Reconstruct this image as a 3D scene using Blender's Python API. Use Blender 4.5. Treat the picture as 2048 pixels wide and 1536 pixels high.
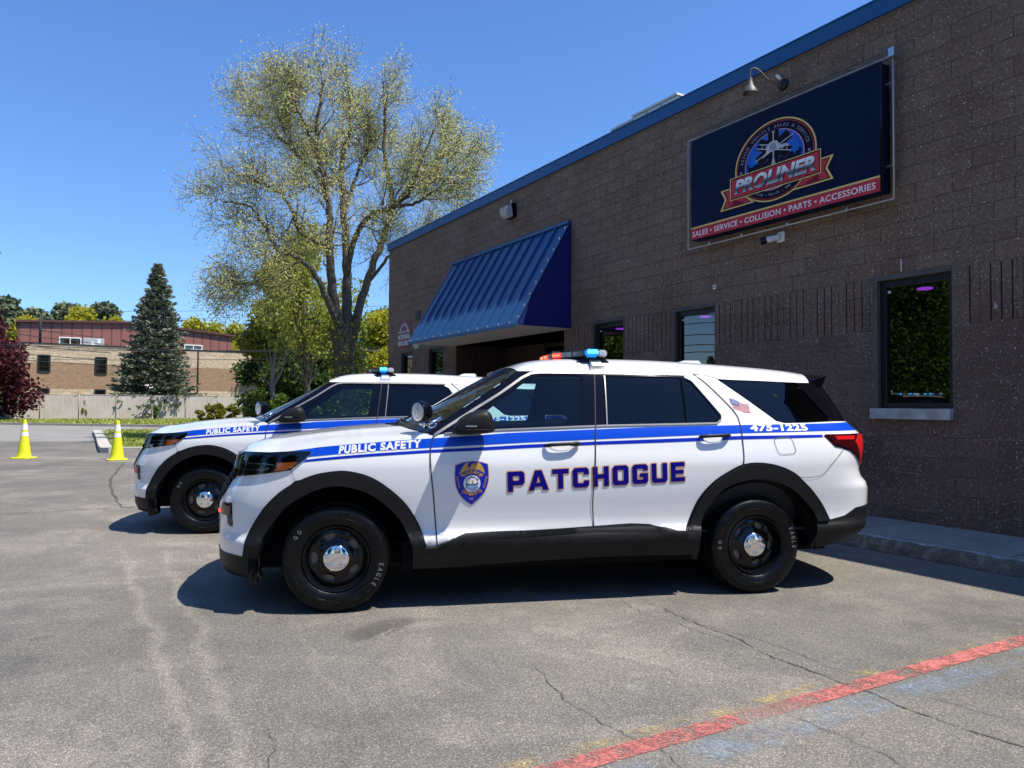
import bpy, bmesh, math, random, bisect
import numpy as np
from mathutils import Vector, Matrix, Euler
from mathutils.geometry import delaunay_2d_cdt

for _o in list(bpy.data.objects): bpy.data.objects.remove(_o)
scene = bpy.context.scene
COL = scene.collection
R_ = math.radians

# ------------------------------------------------------------------ camera
PITCH, ROLL, FPX, CAMH = .0295, .0067, 1457., 1.396
cam = bpy.data.cameras.new("camera"); cam_o = bpy.data.objects.new("camera", cam); COL.objects.link(cam_o)
cam.sensor_width = 36; cam.lens = 36*FPX/2048; cam.clip_end = 2000; cam.clip_start = .05
_cp, _sp, _cr, _sr = math.cos(PITCH), math.sin(PITCH), math.cos(ROLL), math.sin(ROLL)
_r = Vector((1, 0, 0)); _u = Vector((0, -_sp, _cp)); _d = Vector((0, _cp, _sp))
_r, _u = _cr*_r+_sr*_u, -_sr*_r+_cr*_u
cam_o.matrix_world = Matrix(((_r.x, _u.x, -_d.x, 0), (_r.y, _u.y, -_d.y, 0), (_r.z, _u.z, -_d.z, CAMH), (0, 0, 0, 1)))
scene.camera = cam_o

# ------------------------------------------------------------------ sky, sun, exposure
SUN = Vector((.475, -.195, 1.)).normalized()
SUN_EL = math.asin(SUN.z); SUN_AZ = math.atan2(SUN.x, SUN.y)
w = bpy.data.worlds.new("World"); scene.world = w; w.use_nodes = True
nt = w.node_tree
sky = nt.nodes.new('ShaderNodeTexSky'); sky.sky_type = 'NISHITA'; sky.sun_disc = False
sky.sun_elevation = SUN_EL; sky.sun_rotation = SUN_AZ
sky.air_density = 1.2; sky.dust_density = .2; sky.ozone_density = 3.
tintn = nt.nodes.new('ShaderNodeMix'); tintn.data_type = 'RGBA'; tintn.blend_type = 'MULTIPLY'; tintn.inputs[0].default_value = 1.
nt.links.new(sky.outputs[0], tintn.inputs[6]); tintn.inputs[7].default_value = (.72, 1.02, 1.50, 1)      # a deep, polarised spring sky
nt.links.new(tintn.outputs[2], nt.nodes['Background'].inputs[0]); nt.nodes['Background'].inputs[1].default_value = .092
sun = bpy.data.lights.new("sun", 'SUN'); sun.energy = 5.0; sun.angle = R_(.5); sun.color = (1, .935, .83)
sun_o = bpy.data.objects.new("sun", sun); COL.objects.link(sun_o)
sun_o.rotation_euler = SUN.to_track_quat('Z', 'Y').to_euler(); sun_o.location = (10, -6, 30)
scene.view_settings.view_transform = 'Standard'; scene.view_settings.look = 'None'
scene.view_settings.exposure = .5; scene.view_settings.gamma = 1; scene.view_settings.use_curve_mapping = False
scene.cycles.max_bounces = 8; scene.cycles.transparent_max_bounces = 24

# ------------------------------------------------------------------ object helpers
def link(o, parent=None):
    COL.objects.link(o)
    if parent is not None: o.parent = parent
    return o
def tag(o, label=None, cat=None, group=None, kind=None):
    if label: o['label'] = label
    if cat: o['category'] = cat
    if group: o['group'] = group
    if kind: o['kind'] = kind
    return o
def empty(name, loc=(0, 0, 0), rz=0, parent=None):
    o = bpy.data.objects.new(name, None); o.location = loc; o.rotation_euler = (0, 0, rz); o.empty_display_size = .2
    return link(o, parent)
def mk(name, verts, faces, mat, parent=None, normals=None, smooth=True, fmats=None):
    me = bpy.data.meshes.new(name)
    me.from_pydata([tuple(v) for v in verts], [], [tuple(f) for f in faces])
    for m in (mat if isinstance(mat, (list, tuple)) else [mat]): me.materials.append(m)
    if smooth: me.polygons.foreach_set('use_smooth', [True]*len(me.polygons))
    if fmats is not None: me.polygons.foreach_set('material_index', fmats)
    me.update()
    if normals is not None: me.normals_split_custom_set_from_vertices([tuple(n) for n in normals])
    return link(bpy.data.objects.new(name, me), parent)
def from_bm(name, bm, mat, parent=None, smooth=False, angle=None):
    me = bpy.data.meshes.new(name); bm.normal_update(); bm.to_mesh(me); bm.free()
    for m in (mat if isinstance(mat, (list, tuple)) else [mat]): me.materials.append(m)
    if smooth or angle is not None:
        me.polygons.foreach_set('use_smooth', [True]*len(me.polygons))
    if angle is not None: me.set_sharp_from_angle(angle=R_(angle))
    return link(bpy.data.objects.new(name, me), parent)
def copy_tree(o, parent=None):
    c = o.copy(); COL.objects.link(c); c.parent = parent
    for ch in list(o.children): copy_tree(ch, c)
    return c
def box(bm, x0, x1, y0, y1, z0, z1, M=None, mi=0, bev=0):
    co = [(x, y, z) for x in (x0, x1) for y in (y0, y1) for z in (z0, z1)]
    vs = [bm.verts.new(M @ Vector(c) if M else c) for c in co]
    fs = []
    for f in ((0, 1, 3, 2), (4, 6, 7, 5), (0, 4, 5, 1), (2, 3, 7, 6), (0, 2, 6, 4), (1, 5, 7, 3)):
        g = bm.faces.new([vs[i] for i in f]); g.material_index = mi; fs.append(g)
    if bev:
        es = list({e for f in fs for e in f.edges})
        bmesh.ops.bevel(bm, geom=es, offset=bev, segments=2, affect='EDGES', profile=.5)
    return fs
def lathe(bm, prof, n=32, M=None, mi=0, cap0=False, cap1=False):
    """profile [(r, h)] spun about local Z"""
    rings = []
    for r, h in prof:
        if r < 1e-6: rings.append([bm.verts.new((M @ Vector((0, 0, h))) if M else (0, 0, h))]); continue
        ring = []
        for i in range(n):
            a = 2*math.pi*i/n; c = Vector((r*math.cos(a), r*math.sin(a), h))
            ring.append(bm.verts.new(M @ c if M else c))
        rings.append(ring)
    for A, B in zip(rings, rings[1:]):
        for i in range(n):
            j = (i+1) % n
            if len(A) == 1 and len(B) == 1: continue
            if len(A) == 1: f = bm.faces.new((A[0], B[j], B[i]))
            elif len(B) == 1: f = bm.faces.new((A[i], A[j], B[0]))
            else: f = bm.faces.new((A[i], A[j], B[j], B[i]))
            f.material_index = mi
    if cap0 and len(rings[0]) > 2: bm.faces.new(rings[0][::-1]).material_index = mi
    if cap1 and len(rings[-1]) > 2: bm.faces.new(rings[-1]).material_index = mi
def tube(bm, pts, rad, n=8, mi=0, caps=True):
    pts = [Vector(p) for p in pts]
    rads = rad if isinstance(rad, (list, tuple)) else [rad]*len(pts)
    rings = []; up = Vector((.3, .2, .93)).normalized(); prev = None
    for i, p in enumerate(pts):
        t = (pts[min(i+1, len(pts)-1)]-pts[max(i-1, 0)]).normalized()
        if prev is None:
            s = t.cross(up)
            if s.length < .1: s = t.cross(Vector((1, 0, 0)))
            s.normalize()
        else:
            s = (prev - t*prev.dot(t)).normalized()
        prev = s; b = t.cross(s)
        rings.append([bm.verts.new(p+(s*math.cos(2*math.pi*k/n)+b*math.sin(2*math.pi*k/n))*rads[i]) for k in range(n)])
    for A, B in zip(rings, rings[1:]):
        for k in range(n):
            f = bm.faces.new((A[k], A[(k+1) % n], B[(k+1) % n], B[k])); f.material_index = mi; f.smooth = True
    if caps:
        bm.faces.new(rings[0][::-1]).material_index = mi; bm.faces.new(rings[-1]).material_index = mi
def prism(bm, poly, y0, y1, axis='y', mi=0, M=None):
    """extrude a 2-D polygon; axis y: (x, z) outline swept along y"""
    def c(p, t):
        v = Vector((p[0], t, p[1])) if axis == 'y' else (Vector((p[0], p[1], t)) if axis == 'z' else Vector((t, p[0], p[1])))
        return M @ v if M else v
    A = [bm.verts.new(c(p, y0)) for p in poly]; B = [bm.verts.new(c(p, y1)) for p in poly]
    n = len(poly); fs = []
    for i in range(n): fs.append(bm.faces.new((A[i], A[(i+1) % n], B[(i+1) % n], B[i])))
    fs.append(bm.faces.new(A[::-1])); fs.append(bm.faces.new(B))
    for f in fs: f.material_index = mi
    bmesh.ops.recalc_face_normals(bm, faces=fs)
    return fs

# ------------------------------------------------------------------ materials
def mat(name, col=(.5, .5, .5), rough=.5, metal=0, coat=0, spec=.5, emit=None, es=0, alpha=1):
    m = bpy.data.materials.new(name); m.use_nodes = True
    b = m.node_tree.nodes['Principled BSDF']
    b.inputs['Base Color'].default_value = (*col, 1); b.inputs['Roughness'].default_value = rough
    b.inputs['Metallic'].default_value = metal; b.inputs['Coat Weight'].default_value = coat
    b.inputs['Coat Roughness'].default_value = .03; b.inputs['Specular IOR Level'].default_value = spec
    if emit: b.inputs['Emission Color'].default_value = (*emit, 1); b.inputs['Emission Strength'].default_value = es
    return m
class NT:
    """small node-tree helper"""
    def __init__(s, m):
        s.m = m; s.t = m.node_tree; s.b = s.t.nodes.get('Principled BSDF'); s.out = s.t.nodes['Material Output']
    def n(s, typ, ins=None, **kw):
        x = s.t.nodes.new('ShaderNode'+typ)
        for k, v in kw.items(): setattr(x, k, v)
        for k, v in (ins or {}).items():
            if isinstance(v, bpy.types.NodeSocket): s.t.links.new(v, x.inputs[k])
            else: x.inputs[k].default_value = v
        return x
    def l(s, a, b): s.t.links.new(a, b)
    def math(s, op, a, b=0., c=None, clamp=False):
        x = s.n('Math', operation=op, use_clamp=clamp)
        for i, v in enumerate((a, b, c)):
            if v is None: continue
            if isinstance(v, bpy.types.NodeSocket): s.l(v, x.inputs[i])
            else: x.inputs[i].default_value = v
        return x.outputs[0]
    def ramp(s, f, stops, interp='LINEAR'):
        x = s.n('ValToRGB', {'Fac': f}); cr = x.color_ramp; cr.interpolation = interp
        while len(cr.elements) > len(stops): cr.elements.remove(cr.elements[-1])
        while len(cr.elements) < len(stops): cr.elements.new(1)
        for e, (p, c) in zip(cr.elements, stops):
            e.position = p; e.color = c if len(c) == 4 else (*c, 1)
        return x.outputs[0]
    def mix(s, f, a, b, mode='MIX'):
        x = s.n('Mix', data_type='RGBA', blend_type=mode)
        for k, v in ((0, f), (6, a), (7, b)):
            if isinstance(v, bpy.types.NodeSocket): s.l(v, x.inputs[k])
            else: x.inputs[k].default_value = v if k == 0 or len(v) == 4 else (*v, 1)
        return x.outputs[2]
    def noise(s, vec, scale, detail=3, rough=.55, dist=0):
        x = s.n('TexNoise', {'Scale': scale, 'Detail': detail, 'Roughness': rough, 'Distortion': dist})
        if vec is not None: s.l(vec, x.inputs['Vector'])
        return x.outputs[0]
    def coord(s, which='Object'): return s.n('TexCoord').outputs[which]
    def bump(s, h, strength=.5, dist=.01):
        x = s.n('Bump', {'Height': h, 'Strength': strength, 'Distance': dist}); s.l(x.outputs[0], s.b.inputs['Normal'])
    def col(s, c): s.l(c, s.b.inputs['Base Color'])
def noisy(name, c0, c1, scale=8, rough=.8, bump=0, bscale=None, bdist=.01, detail=5, **kw):
    m = mat(name, c0, rough, **kw); t = NT(m); v = t.coord()
    f = t.noise(v, scale, detail); t.col(t.ramp(f, [(.3, c0), (.7, c1)]))
    if bump: t.bump(t.noise(v, bscale or scale*6, 4), bump, bdist)
    return m
def glass(name, tint, refl_ior=1.5, refl=1., frough=0.):
    """tinted pane: light passes with a tint, the rest is mirrored by Fresnel"""
    m = bpy.data.materials.new(name); m.use_nodes = True; t = NT(m); t.t.nodes.remove(t.b)
    tr = t.n('BsdfTransparent', {'Color': (*tint, 1)}); gl = t.n('BsdfGlossy', {'Color': (refl, refl, refl, 1), 'Roughness': frough})
    fr = t.n('Fresnel', {'IOR': refl_ior}); mx = t.n('MixShader', {0: fr.outputs[0], 1: tr.outputs[0], 2: gl.outputs[0]})
    t.l(mx.outputs[0], t.out.inputs[0]); return m

M = {}
def car_paint(name, col):
    m = mat(name, col, .28, coat=1.); t = NT(m); v = t.coord(); b = t.b; b.inputs['Coat Roughness'].default_value = .012
    sp = t.n('SeparateXYZ', {0: v}); low = t.math('SUBTRACT', 1., t.math('DIVIDE', t.math('SUBTRACT', sp.outputs[2], .42), .28), clamp=True)
    dirt = t.math('MULTIPLY', low, t.ramp(t.noise(v, 14, 5, .7), [(.42, (0, 0, 0)), (.75, (1, 1, 1))]))
    t.col(t.mix(t.math('MULTIPLY', dirt, .16), col, (.42, .38, .32))); t.bump(t.noise(v, 1.6, 2), .010, .05); return m
M['white'] = car_paint('white_paint', (.80, .81, .82))
M['blue'] = mat('blue_vinyl', (.001, .060, .56), .3, coat=.25, spec=.3)
M['blue2'] = mat('deep_blue_vinyl', (.001, .020, .40), .35, coat=.15, spec=.25)
M['dkblue'] = mat('navy_lettering', (.004, .002, .20), .5, spec=.12)
M['orange'] = mat('orange_edge', (.68, .33, .12), .4)
M['gold'] = mat('gold_vinyl', (.55, .30, .05), .4)
M['wvinyl'] = mat('white_vinyl', (.82, .83, .84), .35)
M['plastic'] = noisy('black_textured_plastic', (.008, .008, .009), (.013, .013, .014), 60, .48, .2, 900, .001, spec=.22)
M['gloss'] = mat('gloss_black', (.003, .003, .006), .06, spec=.32)
M['seal'] = mat('door_seal_black', (.012, .012, .013), .7)
M['trim'] = mat('satin_grey_trim', (.26, .25, .235), .35, metal=.6)
M['dark'] = mat('underbody_black', (.008, .008, .008), .9, spec=.1)
M['chrome'] = mat('chrome', (.85, .85, .86), .06, metal=1)
M['alu'] = mat('brushed_alloy', (.55, .56, .57), .32, metal=.9)
M['interior'] = mat('interior_dark', (.018, .02, .022), .85)
M['seat'] = mat('seat_cloth', (.028, .03, .033), .9)
M['gfront'] = glass('side_glass', (.56, .74, .74), 1.5)
M['gwind'] = glass('windshield_glass', (.55, .68, .66), 1.6)
M['gpriv'] = glass('privacy_glass', (.05, .055, .075), 1.5)
M['lens'] = glass('clear_lens', (.78, .81, .85), 1.42)
M['red'] = mat('red_lens', (.50, .006, .008), .2, coat=.5, emit=(.9, .02, .02), es=.10)
M['redd'] = mat('dark_red_lens', (.035, .001, .002), .15, coat=.5)
M['amber'] = mat('amber_lens', (.62, .15, .015), .25, coat=.6, emit=(1, .25, .02), es=.08)
M['reddim'] = mat('unlit_red_lens', (.16, .02, .02), .15, coat=.6)
M['ledblue'] = mat('lit_blue_lens', (.01, .15, .7), .2, emit=(.03, .35, 1.), es=.5)
M['ledcyan'] = mat('lit_blue_led', (.1, .6, .9), .2, emit=(.08, .72, 1.), es=2.2)
M['ledred'] = mat('lit_red_lens', (.6, .02, .02), .2, emit=(1., .06, .04), es=.75)
M['clear'] = mat('clear_lightbar_lens', (.55, .58, .62), .12, coat=1.)
M['smoke'] = mat('smoked_lens', (.10, .10, .11), .12, coat=1.)
M['rim'] = mat('black_steel_wheel', (.004, .004, .005), .14, coat=.12, spec=.3)
M['disc'] = mat('brake_disc', (.22, .185, .155), .5, metal=.2)
# ------------------------------------------------------------------ patrol car body surface (plan outline per height)
def interp(z,k):
    """monotone-ish smooth (Catmull/pchip) interpolation over knots k=[(z,v)..]"""
    zs=[a for a,_ in k];vs=[b for _,b in k]
    if z<=zs[0]: return vs[0]
    if z>=zs[-1]: return vs[-1]
    i=bisect.bisect_right(zs,z)-1
    h=zs[i+1]-zs[i];t=(z-zs[i])/h
    def sl(j):
        if j<=0 or j>=len(zs)-1: 
            j0=max(0,min(j,len(zs)-2));return (vs[j0+1]-vs[j0])/(zs[j0+1]-zs[j0])
        d0=(vs[j]-vs[j-1])/(zs[j]-zs[j-1]);d1=(vs[j+1]-vs[j])/(zs[j+1]-zs[j])
        return 0 if d0*d1<=0 else 2*d0*d1/(d0+d1)
    m0,m1=sl(i),sl(i+1)
    return ((2*t**3-3*t*t+1)*vs[i]+(t**3-2*t*t+t)*h*m0+(-2*t**3+3*t*t)*vs[i+1]+(t**3-t*t)*h*m1)
WK=[(.15,.88),(.25,.925),(.34,.955),(.40,.968),(.470,.990),(.52,.962),(.58,.958),(.66,.966),(.78,.983),(.90,.994),(.98,.997),(1.04,.990),(1.10,.977),(1.16,.966),(1.22,.950),(1.26,.935),(1.62,.762),(1.655,.735),(1.70,.65),(1.74,.5),(1.77,.2)]
XF=[(0.175,-0.749),(0.263,-0.864),(0.36,-0.87),(0.541,-0.881),(0.699,-0.885),(0.753,-0.868),(0.818,-0.837),(0.9,-0.789),(0.972,-0.765),(1.05,-0.742),(1.079,-0.707),(1.2,-.6)]
XR=[(.25,4.0),(0.365,4.132),(0.397,4.2),(0.469,4.271),(0.563,4.311),(0.631,4.315),(0.774,4.307),(0.853,4.231),(0.921,4.206),(1.076,4.249),(1.175,4.268),(1.215,4.23),(1.284,4.151),(1.459,4.063),(1.617,3.957),(1.7,3.9)]
X1,X2=.1,3.2
PF,QF,PR,QR=5.,2.2,5.,3.
def table(p,q,n=3000):
    ph=[(i/n)*math.pi/2 for i in range(n+1)]
    # blend dense sampling: use u uniform for u<.8 and Y beyond
    us=[];
    for i in range(n+1):
        t=i/n
        us.append(t)
    us=[math.sin(t*math.pi/2)**(1.0) for t in us]
    pts=[(u,max(0.,1-u**p)**(1/q)) for u in us]
    s=[0.]
    for i in range(n): s.append(s[-1]+math.hypot(pts[i+1][0]-pts[i][0],pts[i+1][1]-pts[i][1]))
    return us,[y for _,y in pts],s
TF=table(PF,QF);TR=table(PR,QR)
AMIN=X1-TF[2][-1];AMAX=X2+TR[2][-1]
def lookup(xs,ys,x):
    if x<=xs[0]: return ys[0]
    if x>=xs[-1]: return ys[-1]
    i=bisect.bisect_right(xs,x)-1
    d=xs[i+1]-xs[i]
    return ys[i] if d<1e-12 else ys[i]+(ys[i+1]-ys[i])*(x-xs[i])/d
def Wxz(x,z):
    w=interp(z,WK)
    if x>2.2: w-=(.008+.022*min(1,max(0,(z-1.1)/.3)))*(x-2.2)**2
    if z>1.2 and x<1.6: w-=.035*min(1,(z-1.2)/.2)*(1.6-x)**2
    return w
def S(a,z):
    if a<X1:
        s=X1-a;u=lookup(TF[2],TF[0],s);g=lookup(TF[2],TF[1],s)
        x=X1-(X1-interp(z,XF))*u
        return x,Wxz(x,z)*g
    if a>X2:
        s=a-X2;u=lookup(TR[2],TR[0],s);g=lookup(TR[2],TR[1],s)
        x=X2+(interp(z,XR)-X2)*u
        return x,Wxz(x,z)*g
    return a,Wxz(a,z)
def a_of(x,z):
    if x<X1:
        u=(X1-x)/(X1-interp(z,XF));return X1-lookup(TF[0],TF[2],min(u,1))
    if x>X2:
        u=(x-X2)/(interp(z,XR)-X2);return X2+lookup(TR[0],TR[2],min(u,1))
    return x
# car frame: x from the front axle to the rear, near (camera) side is -y, z up
def S3(a, z, off=0.):
    x, Y = S(a, z)
    return Vector((x, -Y, z))
def SN(a, z):
    e = .004
    pa = S3(min(a+e, AMAX), z)-S3(max(a-e, AMIN), z); pz = S3(a, z+e)-S3(a, z-e)
    n = pa.cross(pz)
    if n.length < 1e-12: return Vector((0, -1, 0))
    n.normalize()
    if n.y > 0 and abs(n.y) > .2: n = -n
    if abs(n.y) <= .2:
        want = -1 if a < 1 else 1
        if n.x*want < 0: n = -n
    return n
def resample(poly, step, closed=True):
    out = []; n = len(poly)
    for i in range(n if closed else n-1):
        p, q = poly[i], poly[(i+1) % n]; L = math.dist(p, q); k = max(1, int(math.ceil(L/step)))
        for j in range(k): out.append((p[0]+(q[0]-p[0])*j/k, p[1]+(q[1]-p[1])*j/k))
    if not closed: out.append(tuple(poly[-1]))
    return out
def smooth_line(pts, n=6, closed=False):
    """Catmull-Rom through points"""
    P = [np.array(p, float) for p in pts]; out = []
    m = len(P)
    for i in range(m if closed else m-1):
        p0 = P[(i-1) % m] if closed or i > 0 else 2*P[0]-P[1]; p1 = P[i]; p2 = P[(i+1) % m]
        p3 = P[(i+2) % m] if closed or i+2 < m else 2*P[-1]-P[-2]
        for j in range(n):
            t = j/n
            out.append(tuple(.5*((2*p1)+(-p0+p2)*t+(2*p0-5*p1+4*p2-p3)*t*t+(-p0+3*p1-3*p2+p3)*t**3)))
    if not closed: out.append(tuple(P[-1]))
    return out
def rounded(poly, r, n=4):
    out = []; m = len(poly)
    for i in range(m):
        p = np.array(poly[i], float); a = np.array(poly[i-1], float)-p; b = np.array(poly[(i+1) % m], float)-p
        la, lb = np.linalg.norm(a), np.linalg.norm(b); d = min(r, la*.45, lb*.45)
        A, B = p+a/la*d, p+b/lb*d
        for j in range(n+1):
            t = j/n; out.append(tuple((1-t)**2*A+2*t*(1-t)*p+t*t*B))
    return out
def inside(poly, X, Y):
    X = np.asarray(X); Y = np.asarray(Y); r = np.zeros(X.shape, bool); n = len(poly)
    for i in range(n):
        x0, y0 = poly[i]; x1, y1 = poly[(i+1) % n]
        if y0 == y1: continue
        c = ((y0 > Y) != (y1 > Y)) & (X < (x1-x0)*(Y-y0)/(y1-y0)+x0); r ^= c
    return r
def cdt(poly, step, holes=()):
    loops = [resample(poly, step)]+[resample(h, step) for h in holes]
    vs = []; es = []
    for L in loops:
        b = len(vs); vs += L; es += [(b+i, b+(i+1) % len(L)) for i in range(len(L))]
    bx = np.array([p for p in loops[0]])
    gx = np.arange(bx[:, 0].min()+step*.5, bx[:, 0].max(), step); gy = np.arange(bx[:, 1].min()+step*.5, bx[:, 1].max(), step)
    if len(gx) and len(gy):
        GX, GY = np.meshgrid(gx, gy); GX = GX.ravel(); GY = GY.ravel(); ok = inside(loops[0], GX, GY)
        for h in loops[1:]: ok &= ~inside(h, GX, GY)
        B = np.array(vs)
        for x, y in zip(GX[ok], GY[ok]):
            if ((B[:, 0]-x)**2+(B[:, 1]-y)**2).min() > (step*.45)**2: vs.append((float(x), float(y)))
    r = delaunay_2d_cdt([Vector(v) for v in vs], es, [], 0, 1e-6)
    V = [(v.x, v.y) for v in r[0]]; T = [tuple(f) for f in r[2]]
    cx = [sum(V[i][0] for i in f)/3 for f in T]; cy = [sum(V[i][1] for i in f)/3 for f in T]
    ok = inside(loops[0], cx, cy)
    for h in loops[1:]: ok &= ~inside(h, cx, cy)
    return V, [f for f, k in zip(T, ok) if k]
def panel_data(poly, step=.06, off=0., rim=0., holes=(), shrink=0):
    """lift a 2-D panel outline onto the body: returns verts, faces, normals (near side)"""
    V2, T = cdt(poly, step, holes)
    N = [SN(a, z) for a, z in V2]; V = [S3(a, z)+n*off for (a, z), n in zip(V2, N)]
    F = []
    for f in T:
        g = f
        nn = (V[f[1]]-V[f[0]]).cross(V[f[2]]-V[f[0]])
        if nn.dot(N[f[0]]) < 0: g = f[::-1]
        F.append(g)
    if rim:
        cnt = {}
        for f in F:
            for i in range(3):
                e = (f[i], f[(i+1) % 3]); k = (min(e), max(e)); cnt.setdefault(k, []).append(e)
        for k, e in cnt.items():
            if len(e) != 1: continue
            i, j = e[0]
            b = len(V); pi, pj = V[i], V[j]; qi, qj = pi-N[i]*rim, pj-N[j]*rim
            V += [pi, pj, qj, qi]; n = (pj-pi).cross(N[i])
            n = n.normalized() if n.length > 0 else N[i]
            N += [n]*4; F.append((b, b+3, b+2, b+1))
    return V, F, N
def flip(V, F, N):
    return [Vector((v.x, -v.y, v.z)) for v in V], [tuple(f[::-1]) for f in F], [Vector((n.x, -n.y, n.z)) for n in N]
def panel(name, poly, m, parent, side=1, both=False, **kw):
    V, F, N = panel_data(poly, **kw)
    if both:
        V2, F2, N2 = flip(V, F, N); b = len(V); V = V+V2; F = F+[tuple(i+b for i in f) for f in F2]; N = N+N2
    elif side < 0: V, F, N = flip(V, F, N)
    return mk(name, V, F, m, parent, N)
def strip(line, wd):
    """thin ribbon outline around a polyline in panel space"""
    P = [np.array(p, float) for p in line]; L, Rr = [], []
    for i, p in enumerate(P):
        t = P[min(i+1, len(P)-1)]-P[max(i-1, 0)]; t /= np.linalg.norm(t); n = np.array([-t[1], t[0]])*wd/2
        L.append(tuple(p+n)); Rr.append(tuple(p-n))
    return L+Rr[::-1]
def ribbon(name, line, wd, m, parent, side=1, off=.0025, step=.03, rim=0):
    """direct ribbon mesh on the body along a polyline"""
    P = resample(line, step, False); V, F, N = [], [], []
    o = strip(P, wd); n = len(P)
    for i in range(n):
        for q in (o[i], o[-1-i]):
            nn = SN(*q); V.append(S3(*q)+nn*off); N.append(nn)
    for i in range(n-1):
        f = (2*i, 2*i+1, 2*i+3, 2*i+2)
        if (V[f[1]]-V[f[0]]).cross(V[f[2]]-V[f[0]]).dot(N[f[0]]) < 0: f = f[::-1]
        F.append(f)
    if rim:
        b = len(V); V += [v-nn*rim for v, nn in zip(V, N)]; N += N
        for i in range(n-1):
            for k in (0, 1): F.append((2*i+k, 2*i+2+k, b+2*i+2+k, b+2*i+k))
    if side < 0: V, F, N = flip(V, F, N)
    return mk(name, V, F, m, parent, N)

# ---- flat lettering: text or polygons turned into 2-D triangle sets
def text2d(txt, bold=0., spacing=1., shear=0.):
    cu = bpy.data.curves.new('t', 'FONT'); cu.body = txt; cu.offset = bold; cu.space_character = spacing; cu.shear = shear; cu.resolution_u = 3
    o = bpy.data.objects.new('t', cu); COL.objects.link(o)
    dg = bpy.context.evaluated_depsgraph_get(); me = bpy.data.meshes.new_from_object(o.evaluated_get(dg))
    V = [(v.co.x, v.co.y) for v in me.vertices]; F = [tuple(p.vertices) for p in me.polygons]
    bpy.data.objects.remove(o); bpy.data.curves.remove(cu); bpy.data.meshes.remove(me)
    return V, F
def polys2d(loops, grow=0.):
    """filled 2-D loops (even-odd) with optional outward growth"""
    cu = bpy.data.curves.new('t', 'CURVE'); cu.dimensions = '2D'; cu.fill_mode = 'BOTH'; cu.offset = grow
    for L in loops:
        s = cu.splines.new('POLY'); s.points.add(len(L)-1)
        for p, q in zip(s.points, L): p.co = (q[0], q[1], 0, 1)
        s.use_cyclic_u = True
    o = bpy.data.objects.new('t', cu); COL.objects.link(o)
    dg = bpy.context.evaluated_depsgraph_get(); me = bpy.data.meshes.new_from_object(o.evaluated_get(dg))
    V = [(v.co.x, v.co.y) for v in me.vertices]; F = [tuple(p.vertices) for p in me.polygons]
    bpy.data.objects.remove(o); bpy.data.curves.remove(cu); bpy.data.meshes.remove(me)
    return V, F
def fit(V, box_=None):
    xs = [v[0] for v in V]; ys = [v[1] for v in V]
    x0, x1, y0, y1 = box_ or (min(xs), max(xs), min(ys), max(ys))
    return [((x-x0)/(x1-x0), (y-y0)/(y1-y0)) for x, y in V]
def affine(V, bl, br, tl):
    return [(bl[0]+(br[0]-bl[0])*u+(tl[0]-bl[0])*v, bl[1]+(br[1]-bl[1])*u+(tl[1]-bl[1])*v) for u, v in V]
def subdivide2d(V, F, maxlen):
    bm = bmesh.new(); vs = [bm.verts.new((x, y, 0)) for x, y in V]
    for f in F:
        try: bm.faces.new([vs[i] for i in f])
        except ValueError: pass
    bmesh.ops.triangulate(bm, faces=bm.faces[:])
    for _ in range(5):
        es = [e for e in bm.edges if e.calc_length() > maxlen]
        if not es: break
        bmesh.ops.subdivide_edges(bm, edges=es, cuts=1); bmesh.ops.triangulate(bm, faces=[f for f in bm.faces if len(f.verts) > 3])
    bm.verts.index_update(); r = [(v.co.x, v.co.y) for v in bm.verts], [tuple(v.index for v in f.verts) for f in bm.faces]
    bm.free(); return r
def decal(name, V, F, m, parent, off=.003, side=1, maxlen=.05, fix=None):
    """2-D triangles in panel space laid on the body"""
    V, F = subdivide2d(V, F, maxlen)
    N = [SN(*p) for p in V]; P = [S3(*p)+n*off for p, n in zip(V, N)]; G = []
    for f in F:
        if (P[f[1]]-P[f[0]]).cross(P[f[2]]-P[f[0]]).dot(N[f[0]]) < 0: f = f[::-1]
        G.append(f)
    if side < 0: P, G, N = flip(P, G, N)
    return mk(name, P, G, m, parent, N)
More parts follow.
